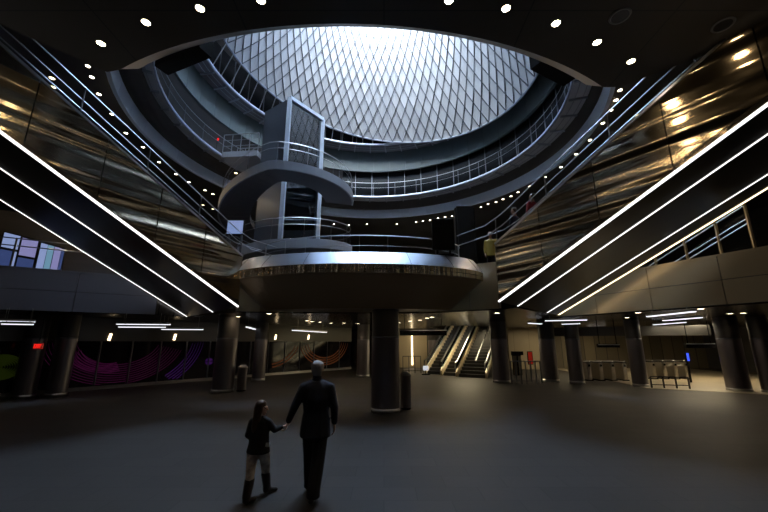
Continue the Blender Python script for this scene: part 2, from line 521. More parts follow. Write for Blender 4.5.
for i, (x, y) in enumerate(ringl):
    p = at_z(x, y, 11.1)
    d = math.hypot(p.x - RC[0], p.y - RC[1])
    if d < 10.15:
        p = V((RC[0] + (p.x - RC[0]) * 10.15 / d, RC[1] + (p.y - RC[1]) * 10.15 / d, 11.1))
    downlight(p, .07, M['lamp_small'], 'small downlight in the soffit outside the blue-grey ring, %s from the left end' % ordn(i), 'downlights around the ring')
for i, (x, y) in enumerate([(52, 78), (53, 87), (165, 190), (173, 195), (203, 205), (213, 209), (236, 173), (637, 115), (619, 138), (602, 159)]):
    side = 'left' if x < 384 else 'right'
    k = i if x < 384 else i - 7
    downlight(at_z(x, y, 11.1), .085, M['lamp_dim'], 'dimmer warm downlight behind the %s escalator rail, %s from the left' % (side, ordn(k)), 'dim downlights beyond the escalators')
low = [(61, 324, 3.12), (90, 324.5, 3.12), (224, 320.5, 3.12), (238, 316.5, 3.12), (269, 313.5, 3.12), (307, 320.5, 3.12), (312, 321.5, 3.12), (320, 322, 3.12), (331, 323, 3.12), (344, 323, 3.12), (358, 323.5, 3.12),
       (399, 322.5, 3.12), (410, 321, 3.12), (420, 320, 3.12), (427, 318, 3.12), (432, 317, 3.12), (497, 313, 3.12), (627, 317.5, 3.12), (638, 312.5, 3.12), (701, 308.7, 3.12), (720, 318, 3.12), (730, 313.5, 3.12), (743, 313, 3.12)]
def in_poly(p, poly):
    ins = False
    for i in range(len(poly)):
        a, c = poly[i], poly[i - 1]
        if (a[1] > p.y) != (c[1] > p.y) and p.x < (c[0] - a[0]) * (p.y - a[1]) / (c[1] - a[1]) + a[0]:
            ins = not ins
    return ins
kept = [q for q in low if in_poly(at_z(*q), [(p.x, p.y) for p in slab_poly]) and not in_poly(at_z(*q), esc_hole)]
for i, (x, y, z) in enumerate(kept):
    downlight(at_z(x, y, z), .10, M['lamp_small'], 'recessed downlight in the low concourse ceiling, %s from the left' % ordn(i), 'downlights in the concourse ceiling')
print('LOW', len(low), len(kept))

def linear(x0, y0, x1, y1, z, m, label):
    a, c = at_z(x0, y0, z), at_z(x1, y1, z)
    t = thing('linear_light', label, 'ceiling light', (a + c) / 2 + V((0, 0, .05)), 'linear lights under the concourse ceiling')
    b = BM(); bar(b, a + V((0, 0, .045)), c + V((0, 0, .045)), .16, .07); link('housing', b, M['trim_ring'], t)
    b = BM(); bar(b, a, c, .13, .03); link('diffuser', b, m, t)
    for q in (.12, .88):
        b = BM(); p = lerp(a, c, q); tube(b, [p + V((0, 0, .08)), V((p.x, p.y, 3.12))], .008, 5)
        link('hanger', b, M['trim_ring'], t)
LB_ = [(0, 321.2, 35, 322.0, 'upper linear light at the far left edge over the red sign'), (2, 324, 33, 324.5, 'lower linear light at the far left edge over the red sign'),
       (117, 324.2, 170, 324.6, 'long linear light in front of the magenta storefront panels, upper row'), (119, 327, 165, 327.3, 'linear light in front of the magenta storefront panels, lower row'),
       (162, 329.4, 203, 329.6, 'linear light left of the round column with the dark head'), (247, 327, 256, 329.6, 'short linear light just right of the left concourse column'),
       (293, 330.3, 326, 332.4, 'linear light above the grey-haired man'), (545, 320.8, 587, 320, 'top linear light in the cluster between the two mid-right columns'),
       (529, 323.2, 541, 324, 'short linear light left of the mid-right cluster'), (562, 324.2, 580, 323.6, 'second linear light in the mid-right cluster'),
       (566, 328.3, 575, 328.7, 'lowest short linear light in the mid-right cluster'), (588, 329.8, 605, 329, 'linear light right of the mid-right cluster'),
       (648, 316.6, 694, 311.6, 'top linear light in the bundle below the beige parapet'), (664, 320.6, 701, 317.6, 'middle linear light in the bundle below the beige parapet'), (654, 324.8, 685, 322.4, 'bottom linear light in the bundle below the beige parapet')]
for (x0, y0, x1, y1, lab), zz in zip(LB_, (2.7, 2.6, 2.75, 2.6, 2.6, 2.75, 2.6) + (2.92,) * 8):
    linear(x0, y0, x1, y1, zz, M['tube'], lab)
linear(511, 331.2, 537, 332, 2.92, M['tube_warm'], 'warm linear light right of the big column beside the stairs')

# ---------------------------------------------------------------- escalators (big diagonals)
def seg_panels(bm, lo0, lo1, hi0, hi1, n, thick, nrm, gap=.012):
    for i in range(n):
        a, c = i / n, (i + 1) / n
        L = (lo1 - lo0).length
        g = gap / L
        q = [lerp(lo0, lo1, a + g), lerp(lo0, lo1, c - g), lerp(hi0, hi1, c - g), lerp(hi0, hi1, a + g)]
        prism(bm, q, [p + nrm * thick for p in q])

def big_escalator(label, lines, d, side, H=1.66, S=8.2, warm=None):
    A = lines[0]
    u = V((d.x, d.y, 0)).normalized()
    out = V((u.y, -u.x, 0))
    if out.dot(lines[1] - A) < 0: out = -out
    t = thing('escalator', label, 'escalator', A)
    top = A + d * S
    hz = V((0, 0, H))
    # clad flank that faces the hall, in panels
    b = BM()
    seg_panels(b, A + V((0, 0, .05)), top + V((0, 0, .05)), A + hz, top + hz, 8, .06, out)
    # return panel from the flank to the saucer behind
    link('clad_flank', b, M['steel'], t); b = BM()
    kx = 1.22 if side > 0 else 1.16
    r1 = V((A.x * kx, A.y * kx, A.z + .05)); r2 = V((SC[0] + side * 2.2, 13.72, A.z + .05)); r0 = A + V((0, 0, .05))
    up = V((0, 0, H - .05))
    nn = V((r1.y - r0.y, r0.x - r1.x, 0)).normalized() * side
    seg_panels(b, r0, r1, r0 + up, r1 + up, 1, .06, nn)
    seg_panels(b, r1, r2, r1 + up, r2 + up, 3, .06, V((0, 1, 0)))
    link('return_cladding', b, M['parapet_beige'], t)
    b = BM()
    seg_panels(b, A + out * .09 + V((0, 0, .05)), top + out * .09 + V((0, 0, .05)), A + out * .09 + hz - V((0, 0, .02)), top + out * .09 + hz - V((0, 0, .02)), 1, .05, out)
    link('flank_backing', b, M['seam'], t)
    # dark soffit ruled between the light lines
    b = BM()
    for i in range(len(lines) - 1):
        p, q = lines[i], lines[i + 1]
        up = V((0, 0, .16))
        prism(b, [p + up * .2, q + up * .2, q + d * S + up * .2, p + d * S + up * .2], [p + up * 1.2, q + up * 1.2, q + d * S + up * 1.2, p + d * S + up * 1.2])
    link('soffit', b, M['soffit_dark'], t)
    for i, p in enumerate(lines):
        b = BM(); bar(b, p + V((0, 0, .043)), p + V((0, 0, .043)) + d * S, .12 if (warm and i == len(lines) - 1) else .058, .035)
        link('light_strip', b, warm if (warm and i == len(lines) - 1) else M['led'], t)
    # deck and outer side
    b = BM()
    w = 3.4
    prism(b, [A + out * .2 + hz * .9, A + out * w + hz * .9, A + out * w + hz * .9 + d * S, A + out * .2 + hz * .9 + d * S],
          [A + out * .2 + hz * .97, A + out * w + hz * .97, A + out * w + hz * .97 + d * S, A + out * .2 + hz * .97 + d * S])
    link('step_band', b, M['tread'], t)
    # outer cladding that rises beside the upper run
    b = BM(); w2 = out * 3.5
    seg_panels(b, A + w2 + d * 3.2 + hz * .9, top + w2 + hz * .9, A + w2 + d * 3.2 + hz * .9 + V((0, 0, 1.1)), top + w2 + hz * .9 + V((0, 0, 2.4)), 5, .06, out)
    link('outer_cladding', b, M['steel'], t)
    # edge strip on the flank, two glass balustrades with handrails
    b = BM(); bar(b, A + hz + out * .03 + V((0, 0, .03)), top + hz + out * .03 + V((0, 0, .03)), .10, .05); link('skirt_edge', b, M['rail'], t)
    for k, off in enumerate((.12, .95)):
        g = thing_part('balustrade', t)
        o = out * off
        b = BM(); seg_panels(b, A + o + hz, top + o + hz, A + o + hz + V((0, 0, .79)), top + o + hz + V((0, 0, .79)), 7, .018, out, .01)
        link('glass_panel', b, M['clear'], g)
        base = A + hz + o + V((0, 0, .80))
        flat = base - u * 1.6 + V((0, 0, -.1))
        b = BM(); tube(b, [flat, base - u * .4 + V((0, 0, -.08)), base + d * .15, base + d * S], .015, 8)
        link('handrail', b, M['rail'], g)
        if k == 0:
            low = V((0, 0, -.34))
            b = BM(); tube(b, [flat + low, base - u * .4 + V((0, 0, -.08)) + low, base + d * .15 + low, base + d * S + low], .013, 6)
            link('lower_rail', b, M['rail'], g)
        for i in range(8):
            p = A + o + hz + d * (S * i / 7)
            b = BM(); bar(b, p, p + V((0, 0, .78)), .025, .025)
            link('post', b, M['mullion'], g)
    return t, A, u, out
LE = big_escalator('left escalator climbing towards the viewer, steel-clad with three white light lines below', [LA, LB, LC], LDIR, -1)
RE = big_escalator('right escalator climbing towards the viewer, steel-clad with white and amber light lines below', [RA, RB, RCc, RD], RDIR, 1, warm=M['led_warm'])

# ---------------------------------------------------------------- saucer landing
t = thing('saucer_landing', 'wide steel-rimmed saucer landing held up by the central round column', 'platform', (SC[0], SC[1], 3.05))
def ell(bm, rows, n=96, cap0=False, cap1=False):
    cols = []
    for k in range(n):
        a = 2 * PI * k / n
        ca, sa = math.cos(a), math.sin(a)
        sa = math.copysign(abs(sa) ** 1.3, sa)
        cols.append([bm.verts.new((SC[0] + A * ca, SC[1] + B * sa, z)) for A, B, z in rows])
    for k in range(n):
        p, q = cols[k], cols[(k + 1) % n]
        for j in range(len(rows) - 1):
            bm.faces.new((p[j], q[j], q[j + 1], p[j + 1]))
    if cap0: bm.faces.new([c[0] for c in cols][::-1])
    if cap1: bm.faces.new([c[-1] for c in cols])
b = BM(); ell(b, [(3.0, .72, 3.06), (3.05, .76, 3.06), (4.12, 1.56, 4.0), (4.12, 1.56, 4.06), (3.9, 1.4, 4.06)], cap0=True); link('bronze_underside', b, M['bronze'], t)
b = BM(); ell(b, [(4.12, 1.56, 4.03), (4.2, 1.62, 4.03), (4.2, 1.62, 4.14), (4.18, 1.60, 4.15), (4.2, 1.62, 4.16), (4.2, 1.62, 4.29), (4.12, 1.56, 4.31)]); link('rim_band', b, M['band_steel'], t)
b = BM(); ell(b, [(4.2, 1.62, 4.30), (4.12, 1.50, 4.45), (3.9, 1.28, 4.72), (3.84, 1.24, 4.74), (3.7, 1.2, 4.74)], cap1=True); link('sloped_rim', b, M['fascia_steel'], t)
for k in range(0, 48, 3):
    a = 2 * PI * k / 48 + .02
    if math.sin(a) < .2:
        b = BM(); tube(b, [(SC[0] + A * math.cos(a), SC[1] + B * math.copysign(abs(math.sin(a)) ** 1.3, math.sin(a)), z) for A, B, z in ((4.205, 1.625, 4.305), (4.125, 1.505, 4.453), (3.905, 1.285, 4.725))], .006, 4)
        link('rim_seam', b, M['seam'], t)
rl = thing_part('railing', t)
b = BM()
for z, r in ((5.72, .02), (5.35, .010)):
    tube(b, [(SC[0] + 3.9 * math.cos(a), SC[1] + 2.2 + 1.9 * math.sin(a), z) for a in [PI + PI * k / 40 for k in range(41)]], r, 6)
link('rail', b, M['rail'], rl)
for k in range(13):
    a = PI + PI * k / 12
    p = V((SC[0] + 3.9 * math.cos(a), SC[1] + 2.2 + 1.9 * math.sin(a), 4.7))
    if k in (2, 8): continue
    b = BM(); bar(b, p, p + V((0, 0, 1.02)), .02, .02)
    link('railing_post', b, M['rail'], rl)

# ---------------------------------------------------------------- round columns
def column(xm, ym, ybase, wpx, label, top=3.12, split=2.2):
    base = at_z(xm, ybase, 0)
    k = at_depth(xm, ym, base.y); x = k.x
    r = wpx * base.y / 1.05 / F / 2
    base = V((x, base.y + r, 0))
    t = thing('round_column', label, 'column', base)
    b = BM(); cyl(b, base, r, .12, split, 40); link('lower_cladding', b, M['column_steel'], t, False)
    b = BM(); cyl(b, base, r * .985, split, top, 40); link('upper_cladding', b, M['column_dark'], t)
    b = BM(); cyl(b, base, r * 1.03, 0, .12, 40); link('base_ring', b, M['steel_plain'], t)
    b = BM(); lathe(b, [(r * .97, split - .03), (r * 1.012, split - .03), (r * 1.012, split + .02), (r * .97, split + .02)], base.x, base.y, 40); link('collar', b, M['mullion'], t)
    for o in t.children[:2]:
        for p in o.data.polygons: p.use_smooth = len(p.vertices) == 4
    return t
column(385.5, 370, 414, 29, 'thick steel-clad round column standing under the saucer landing', 3.3)
column(21, 365, 399, 19, 'leftmost steel column at the picture edge, left of the red sign')
column(54, 365, 397, 18, 'steel column just right of the red sign by the left storefront')
column(221.5, 355, 393, 21, 'steel column left of the grey-haired man, with the silver bin at its foot')
column(258, 355, 381, 13, 'thinner looking steel column behind the left concourse bin')
column(363, 350, 377, 13, 'steel column just left of the central saucer column, farther back')
column(433.5, 345, 368, 10, 'far slim column beside the warm lit wall and back escalators')
column(502, 350, 383, 17, 'dark column standing right of the back stairs, purple glint on its side')
column(551, 350, 382, 16, 'dark column left of the fare gates, first right of the notice board')
column(577, 350, 384, 14, 'column at the left end of the fare gate row')
column(640, 350, 387, 14, 'column standing between the two runs of fare gates')
column(741, 355, 392, 20, 'large leaning-looking column right of the bright lit floor')
column(772, 355, 394, 16, 'column cut by the right picture edge')

# ---------------------------------------------------------------- parapets
def parapet(label, a, c, z0, z1, m, n, name, out):
    t = thing(name, label, 'parapet', V((a.x, a.y, z0)))
    b = BM()
    a, c = V((a.x, a.y, 0)), V((c.x, c.y, 0))
    seg_panels(b, a + V((0, 0, z0)), c + V((0, 0, z0)), a + V((0, 0, (z0 + z1) / 2 - .01)), c + V((0, 0, (z0 + z1) / 2 - .01)), n, .05, out)
    seg_panels(b, a + V((0, 0, (z0 + z1) / 2 + .01)), c + V((0, 0, (z0 + z1) / 2 + .01)), a + V((0, 0, z1)), c + V((0, 0, z1)), n, .05, out)
    link('cladding_panels', b, m, t)
    b = BM(); seg_panels(b, a + out * -.12 + V((0, 0, z0)), c + out * -.12 + V((0, 0, z0)), a + out * -.12 + V((0, 0, z1 - .01)), c + out * -.12 + V((0, 0, z1 - .01)), 1, .12, out); link('core', b, M['seam'], t)
    b = BM(); seg_panels(b, a + out * -.14 + V((0, 0, z1)), c + out * -.14 + V((0, 0, z1)), a + out * -.14 + V((0, 0, z1 + .05)), c + out * -.14 + V((0, 0, z1 + .05)), 1, .2, out); link('coping', b, m, t)
    return t
nL = V((PL1.y - PL0.y, -(PL1.x - PL0.x), 0)).normalized()
parapet('slate-blue panelled parapet below the lit wall screens on the left', PL0, PL1, 3.15, 4.62, M['parapet_blue'], 5, 'parapet', nL)
nR = V(((PR1 - PR0).y, -(PR1 - PR0).x, 0)).normalized()
parapet('beige metal panelled parapet under the amber light line on the right', PR0, PR1, 3.15, 4.62, M['parapet_beige'], 5, 'parapet', nR)

# raked screen of posts on the beige parapet
t = thing('raked_railing', 'raked glass railing with four pale posts standing on the beige parapet', 'railing', V((9.3, 12.9, 4.67)))
def onR(x, y): return at_wall(x, y, PR0 + nR * -.05, nR)
for (x0, y0, x1, y1) in ((657, 268, 654, 254), (688.5, 263, 683, 236), (723, 259, 712.6, 216), (757, 256, 744, 196)):
    b = BM(); p = onR(x0, y0); q = onR(x1, y1); p.z = 4.66; q.x, q.y = p.x, p.y
    bar(b, p, q, .07, .05); link('post', b, M['parapet_beige'], t)
p = onR(757, 256); p.z = 4.66
b = BM(); 
for (x0, y0, x1, y1) in ((649, 266, 745, 205), (674, 262.5, 748, 218), (685, 261.5, 750, 222)):
    tube(b, [onR(x0, y0), onR(x1, y1)], .02, 6)
link('cable_rail', b, M['rail'], t)
b = BM(); q = [onR(640, 265), onR(757, 255), onR(744, 197)]
for k in q[:2]: k.z = 4.68
prism(b, [k + nR * -.03 for k in q], [k + nR * -.045 for k in q]); link('glass_panel', b, M['clear'], t)

# left mezzanine rails and wall screens
off = -nL
t = thing('guard_rail', 'thin steel guard rail in front of the lit wall screens', 'railing', V((-14, 12.4, 4.67)))
b = BM()
for zz in (5.72, 5.45):
    tube(b, [V((PL0.x, PL0.y, zz)) + off * .1, V((PL1.x, PL1.y, zz)) + off * .1], .022, 6)
link('rail', b, M['rail'], t)
for q in (.15, .4, .65, .9):
    b = BM(); p = lerp(PL0, PL1, q) + off * .1; bar(b, V((p.x, p.y, 4.67)), V((p.x, p.y, 5.72)), .04, .04); link('post', b, M['rail'], t)
SW = PL0 + off * 3.4
def onS(x, y): return at_wall(x, y, SW, nL)
wallL = BM(); a_, c_ = SW + off * .1 - V((8, 4.9, 0)), PL1 + off * 3.5 + V((4, 2.5, 0))
prism(wallL, [(a_.x, a_.y, 4.4), (c_.x, c_.y, 4.4), (c_.x, c_.y, 7.6), (a_.x, a_.y, 7.6)], [V((a_.x, a_.y, 4.4)) + off * .2, V((c_.x, c_.y, 4.4)) + off * .2, V((c_.x, c_.y, 7.6)) + off * .2, V((a_.x, a_.y, 7.6)) + off * .2])
structure('wall_mezzanine', wallL, M['shell'])
def screen(label, quads, x0, x1, ytl, ytr, ybl, ybr):
    t = thing('wall_screen', label, 'screen', onS((x0 + x1) / 2, ybl), 'lit wall screens')
    c = [onS(x0, ybl), onS(x1, ybr), onS(x1, ytr), onS(x0, ytl)]
    c[1].x, c[1].y = c[2].x, c[2].y; c[0].x, c[0].y = c[3].x, c[3].y
    b = BM(); prism(b, [p + off * .06 for p in c], [p - off * .02 for p in c]); link('bezel', b, M['screen_body'], t)
    for (u0, v0, u1, v1, m) in quads:
        b = BM()
        def uv(u, v): return lerp(lerp(c[0], c[1], u), lerp(c[3], c[2], u), v)
        q = [uv(u0, v0), uv(u1, v0), uv(u1, v1), uv(u0, v1)]
        prism(b, [p - off * .02 for p in q], [p - off * .03 for p in q]); link('lit_panel', b, m, t)
screen('lit blue wall screen at far left behind the slate parapet', [(.03, .62, .47, .97, M['screen_light']), (.53, .5, .97, .95, M['screen_lilac']), (.03, .03, .35, .56, M['screen_deep']), (.36, .03, .47, .56, M['screen_light']), (.53, .03, .97, .44, M['screen_deep'])],
       4, 40, 231, 240, 273, 277)
screen('lit blue and teal wall screen right of the far left one, behind the slate parapet', [(.04, .03, .30, .95, M['screen_light']), (.32, .03, .55, .95, M['screen_teal']), (.58, .03, .84, .95, M['screen_lilac']), (.86, .03, .97, .95, M['screen_deep'])],
       41, 66, 241, 248, 278, 281)

# ---------------------------------------------------------------- left storefront
S0, S1 = V((-19.2, 9.05, 0)), V((-2.67, 29.5, 0))
sd = (S1 - S0).normalized(); sn = V((sd.y, -sd.x, 0))
SL = (S1 - S0).length
t = thing('glass_storefront', 'long dark glazed storefront with coloured curves along the left of the concourse', 'storefront', S0)
b = BM(); prism(b, [S0 + sn * .12, S1 + sn * .12, S1 - sn * .2, S0 - sn * .2], [p + V((0, 0, .14)) for p in (S0 + sn * .12, S1 + sn * .12, S1 - sn * .2, S0 - sn * .2)]); link('plinth', b, M['steel_plain'], t)
b = BM(); q = [S0 + sn * .1 + V((0, 0, 2.08)), S1 + sn * .1 + V((0, 0, 2.08)), S1 - sn * .2 + V((0, 0, 2.08)), S0 - sn * .2 + V((0, 0, 2.08))]
prism(b, q, [p + V((0, 0, 1.03)) for p in q]); link('header', b, M['header'], t)
NP = 21
for i in range(NP):
    a, c = S0 + sd * (SL * i / NP), S0 + sd * (SL * (i + 1) / NP)
    b = BM(); prism(b, [a + V((0, 0, .14)), c + V((0, 0, .14)), c + V((0, 0, 2.08)), a + V((0, 0, 2.08))], [p - sn * .03 for p in (a + V((0, 0, .14)), c + V((0, 0, .14)), c + V((0, 0, 2.08)), a + V((0, 0, 2.08)))])
    link('glass_pane', b, M['store_glass'], t)
    b = BM(); bar(b, a + sn * .03 + V((0, 0, .14)), a + sn * .03 + V((0, 0, 2.08)), .06, .06); link('mullion', b, M['mullion'], t)
def arcs(name, m, cx, cz, radii, a0, a1, w):
    b = BM()
    for r in radii:
        pts = []
        for k in range(25):
            a = a0 + (a1 - a0) * k / 24
            z = cz + r * math.sin(a) * .75
            pts.append((S0 + sd * (cx + r * math.cos(a)) + sn * .012 + V((0, 0, z)), z))
        for (p, z), (q, z2) in zip(pts, pts[1:]):
            if .16 < z < 2.05 and .16 < z2 < 2.05:
                up = V((0, 0, w / 2))
                prism(b, [p - up, q - up, q + up, p + up], [x + sn * .008 for x in (p - up, q - up, q + up, p + up)])
    link(name, b, m, t)
def along(x, y):
    return (at_wall(x, y, S0, sn) - S0).dot(sd)
arcs('printed_curves', M['magenta'], along(118, 362), 2.3, [1.7 + .13 * k for k in range(10)], PI * 1.05, PI * 1.9, .028)
arcs('printed_curves', M['magenta'], along(108, 362), 1.9, [1.1 + .10 * k for k in range(6)], PI * 1.08, PI * 1.6, .05)
arcs('printed_curves', M['violet'], along(118, 362), 2.3, [3.3 + .14 * k for k in range(5)], PI * 1.72, PI * 1.98, .05)
arcs('printed_curves', M['orange'], along(325, 352), 2.2, [1.7 + .22 * k for k in range(4)], PI * 1.08, PI * 1.95, .09)
arcs('printed_curves', M['orange'], along(268, 352), 2.3, [2.2 + .25 * k for k in range(2)], PI * 1.55, PI * 1.9, .09)
arcs('printed_curves', M['violet'], along(209, 360), 1.0, [.06 + .05 * k for k in range(4)], 0, 2 * PI, .05)
arcs('printed_curves', M['green'], along(2, 362), 1.1, [.05 + .07 * k for k in range(9)], 0, 2 * PI, .06)

# short warm wall washers on the header
for i, x in enumerate((109, 174, 275, 308)):
    p = at_wall(x, 337.5, S0 + sn * .1, sn)
    t = thing('wall_washer', 'small warm lit fitting on the header above the left storefront, %s from the left' % ordn(i), 'wall light', p, 'wall washers on the storefront header')
    b = BM(); bar(b, p + sn * .03 + V((0, 0, -.13)), p + sn * .03 + V((0, 0, .17)) + sd * .05, .09, .06); link('fitting', b, M['lamp_dim'], t)

# red sign by the left columns
c = at_depth(37.5, 346.3, 13.2)
c2 = c + V((0, 0, 0))
t = thing('exit_sign', 'small red lit sign between the two left columns', 'sign', V((c.x, c.y, c.z - .11)))
b = BM(); box(b, (c.x - .15, c.y, c.z - .095), (c.x + .15, c.y + .07, c.z + .095)); link('housing', b, M['red_paint'], t)
cu = D.curves.new('EXIT', 'FONT'); cu.body = 'EXIT'; cu.size = .16; cu.align_x = 'CENTER'; cu.align_y = 'CENTER'; cu.extrude = .004
tmp = D.objects.new('tmp', cu); C.objects.link(tmp)
dg = bpy.context.evaluated_depsgraph_get()
me = D.meshes.new_from_object(tmp.evaluated_get(dg)); D.objects.remove(tmp)
me.materials.clear(); me.materials.append(M['red_lit'])
o = D.objects.new('lettering', me); C.objects.link(o)
me.transform(Matrix.Translation((c.x, c.y - .006, c.z)) @ Matrix.Rotation(PI / 2, 4, 'X') @ Matrix.Scale(.78, 4, (1, 0, 0)) @ Matrix.Scale(1.15, 4, (0, 1, 0)))
o.parent = t; o.matrix_parent_inverse = parent_inv(t)
b = BM(); tube(b, [(c.x, c.y + .035, c.z + .12), (c.x, c.y + .035, 3.12)], .015, 6); link('hanger', b, M['black'], t)

# ---------------------------------------------------------------- concourse back
b = BM(); box(b, (-2.9, 36.0, 0), (26, 36.3, 3.12)); structure('wall_concourse', b, M['shell'])
p0, p1 = at_depth(399, 337, 31), at_depth(430, 362, 31)
t = thing('stone_wall_panel', 'warm lit pale stone wall panel behind the central column, left of the escalators', 'wall panel', V(((p0.x + p1.x) / 2, 31, 0)))
b = BM(); box(b, (p0.x - .4, 31, 0), (p1.x - .2, 31.25, 3.1)); link('stone_face', b, M['warm_wall'], t)
b = BM(); bar(b, (at_depth(412, 340, 30.9).x, 30.96, .2), (at_depth(412, 340, 30.9).x, 30.96, 2.9), .12, .05); link('light_slot', b, M['led_warm'], t)

# hanging dark direction sign
def hanging_sign(label, x0, x1, y0, y1, Y, name='hanging_sign'):
    a, c = at_depth(x0, y0, Y), at_depth(x1, y1, Y)
    t = thing(name, label, 'sign', V(((a.x + c.x) / 2, Y, c.z)), 'dark hanging signs')
    b = BM(); box(b, (a.x, Y, c.z), (c.x, Y + .15, a.z)); link('sign_box', b, M['black_gloss'], t)
    b = BM(); box(b, (a.x, Y - .01, a.z - .05), (c.x, Y, a.z - .02)); link('sign_stripe', b, M['white'], t)
    for q in (.1, .9):
        b = BM(); tube(b, [(a.x + (c.x - a.x) * q, Y + .07, a.z), (a.x + (c.x - a.x) * q, Y + .07, 3.12)], .02, 6)
        link('hanger', b, M['black'], t)
hanging_sign('long dark hanging sign left of the back escalators', 400, 447, 329.5, 335.5, 19)
hanging_sign('dark hanging sign over the left run of fare gates', 598, 620, 344, 347.5, 18.5)
hanging_sign('dark hanging sign above the bright floor at the right', 686, 716, 343, 348, 17)

# back escalators: direction up and away to the right
bd = V((2.7, 4.7, 0)).normalized(); bs = V((bd.y, -bd.x, 0))
def back_flight(label, x, ybase, width, name, cat, rise, steps, inner):
    p = at_z(x, ybase, 0)
    t = thing(name, label, cat, p, None)
    run = rise * 1.75
    top = p + bd * run + V((0, 0, rise))
    b = BM()
    n = steps
    for i in range(n):
        a, c = i / n, (i + 1) / n
        q0, q1 = p + bd * run * a, p + bd * run * c
        z1 = rise * c
        zb = max(0, rise * a - .5)
        lo = [q0, q0 + bs * width, q1 + bs * width, q1]
        prism(b, [v + V((0, 0, zb)) for v in lo], [v + V((0, 0, z1)) for v in lo])
    link('steps' if name == 'staircase' else 'step_band', b, M['tread'], t)
    for k in (0, 1):
        e = bs * (width * k + (.06 if k else -.06))
        g = thing_part('balustrade', t)
        b = BM()
        q = [p + e - bd * .3 + V((0, 0, .02)), top + e + V((0, 0, -.25)), top + e + V((0, 0, .32)), p + e + V((0, 0, .42)), p + e - bd * .3 + V((0, 0, .3))]
        prism(b, [v - bs * .05 for v in q], [v + bs * .05 for v in q]); link('pale_skirt', b, M['warm_balustrade'], g)
        b = BM(); bar(b, p + e + V((0, 0, .30)) - bs * .075, top + e + V((0, 0, .2)) - bs * .075, .05, .13); link('lit_strip', b, M['skirt_light'], g)
        b = BM()
        q = [p + e + V((0, 0, .42)), top + e + V((0, 0, .32)), top + e + V((0, 0, .9)), p + e + V((0, 0, .9))]
        prism(b, [v - bs * .01 for v in q], [v + bs * .01 for v in q]); link('glass_panel', b, M['clear'], g)
        b = BM(); tube(b, [p + e - bd * .45 + V((0, 0, .55)), p + e - bd * .4 + V((0, 0, .85)), p + e + V((0, 0, .95)), top + e + V((0, 0, .95))], .045, 8)
        link('handrail', b, M['rubber'] if name == 'escalator' else M['rail'], g)
    if inner:
        b = BM(); m0 = p + bs * width * .62
        tube(b, [m0 + V((0, 0, .95)) + bd * .2, m0 + bd * run + V((0, 0, rise + .95))], .04, 8)
        link('centre_handrail', b, M['rail'], t)
back_flight('narrow escalator rising at the back, nearest the warm stone wall', 428, 374, .95, 'escalator', 'escalator', 4.35, 22, False)
back_flight('second back escalator, between the narrow escalator and the wide stairs', 444, 375.5, .95, 'escalator', 'escalator', 4.35, 22, False)
back_flight('wide back staircase with a middle handrail beside the escalators', 459, 377, 1.65, 'staircase', 'staircase', 4.35, 24, True)
# little lit sign at the foot
c = at_z(426, 375, 0)
t = thing('floor_stand', 'small stand with a bright white notice at the foot of the back escalators', 'sign', c)
b = BM(); box(b, (c.x - .25, c.y - .03, 0), (c.x + .25, c.y + .25, .06)); bar(b, c + V((0, .1, .05)), c + V((0, .1, .5)), .06); link('stand', b, M['black'], t)
b = BM(); box(b, (c.x - .17, c.y + .04, .28), (c.x + .17, c.y + .08, .55)); link('notice', b, mat('lit_notice', (.8, .8, .8), .5, 0, (.8, .85, 1), .7), t)
# low fence left of the escalators
def fence(label, pts, h, m, n, name='barrier_fence'):
    a, c = at_z(*pts[0], 0), at_z(*pts[1], 0)
    t = thing(name, label, 'fence', a)
    b = BM(); tube(b, [a + V((0, 0, h)), c + V((0, 0, h))], .03, 6); tube(b, [a + V((0, 0, .15)), c + V((0, 0, .15))], .02, 6); link('rail', b, m, t)
    for i in range(n):
        p = lerp(a, c, i / (n - 1)); b = BM(); bar(b, p, p + V((0, 0, h)), .05); link('post', b, m, t)
fence('dark barrier fence right of the central column in front of the stone wall', ((403, 373), (421, 373)), 1.1, M['column_dark'], 4)
fence('metal barrier fence between the dark column and the notice boards', ((512, 384), (542, 384)), 1.1, M['mullion'], 7)
fence('dark barrier in front of the bright floor at the right', ((652, 388), (690, 389)), .5, M['column_dark'], 4)

# notices behind the fence
Yn = 24
def board(label, x0, x1, y0, y1, Y, m, name='notice_board', cat='sign'):
    a, c = at_depth(x0, y0, Y), at_depth(x1, y1, Y)
    t = thing(name, label, cat, V(((a.x + c.x) / 2, Y, 0)))
    b = BM(); box(b, (a.x, Y, c.z), (c.x, Y + .06, a.z)); link('face', b, m, t)
    b = BM(); box(b, (a.x - .04, Y + .03, c.z - .04), (c.x + .04, Y + .09, a.z + .04)); link('frame', b, M['black'], t)
    b = BM(); bar(b, ((a.x + c.x) / 2, Y + .12, 0), ((a.x + c.x) / 2, Y + .12, max(.3, a.z)), .07); link('stand_post', b, M['black'], t)
board('red topped board behind the metal barrier fence', 528, 533, 352, 364, Yn, M['red_paint'])
board('pale board behind the metal barrier fence', 513, 522, 356, 375, Yn, M['warm_wall'])
board('dark board directly above the pale board behind the fence', 512, 523, 352, 354.6, Yn - .3, M['black_gloss'])
b = BM(); box(b, (at_depth(508, 340, 29).x, 29, 0), (at_depth(548, 340, 29).x, 29.2, 3.1)); structure('wall_niche', b, M['warm_wall'])
board('blue lit sign beside the bright floor', 686.5, 690, 353, 361, 19.5, M['blue_lit'], 'lit_sign')

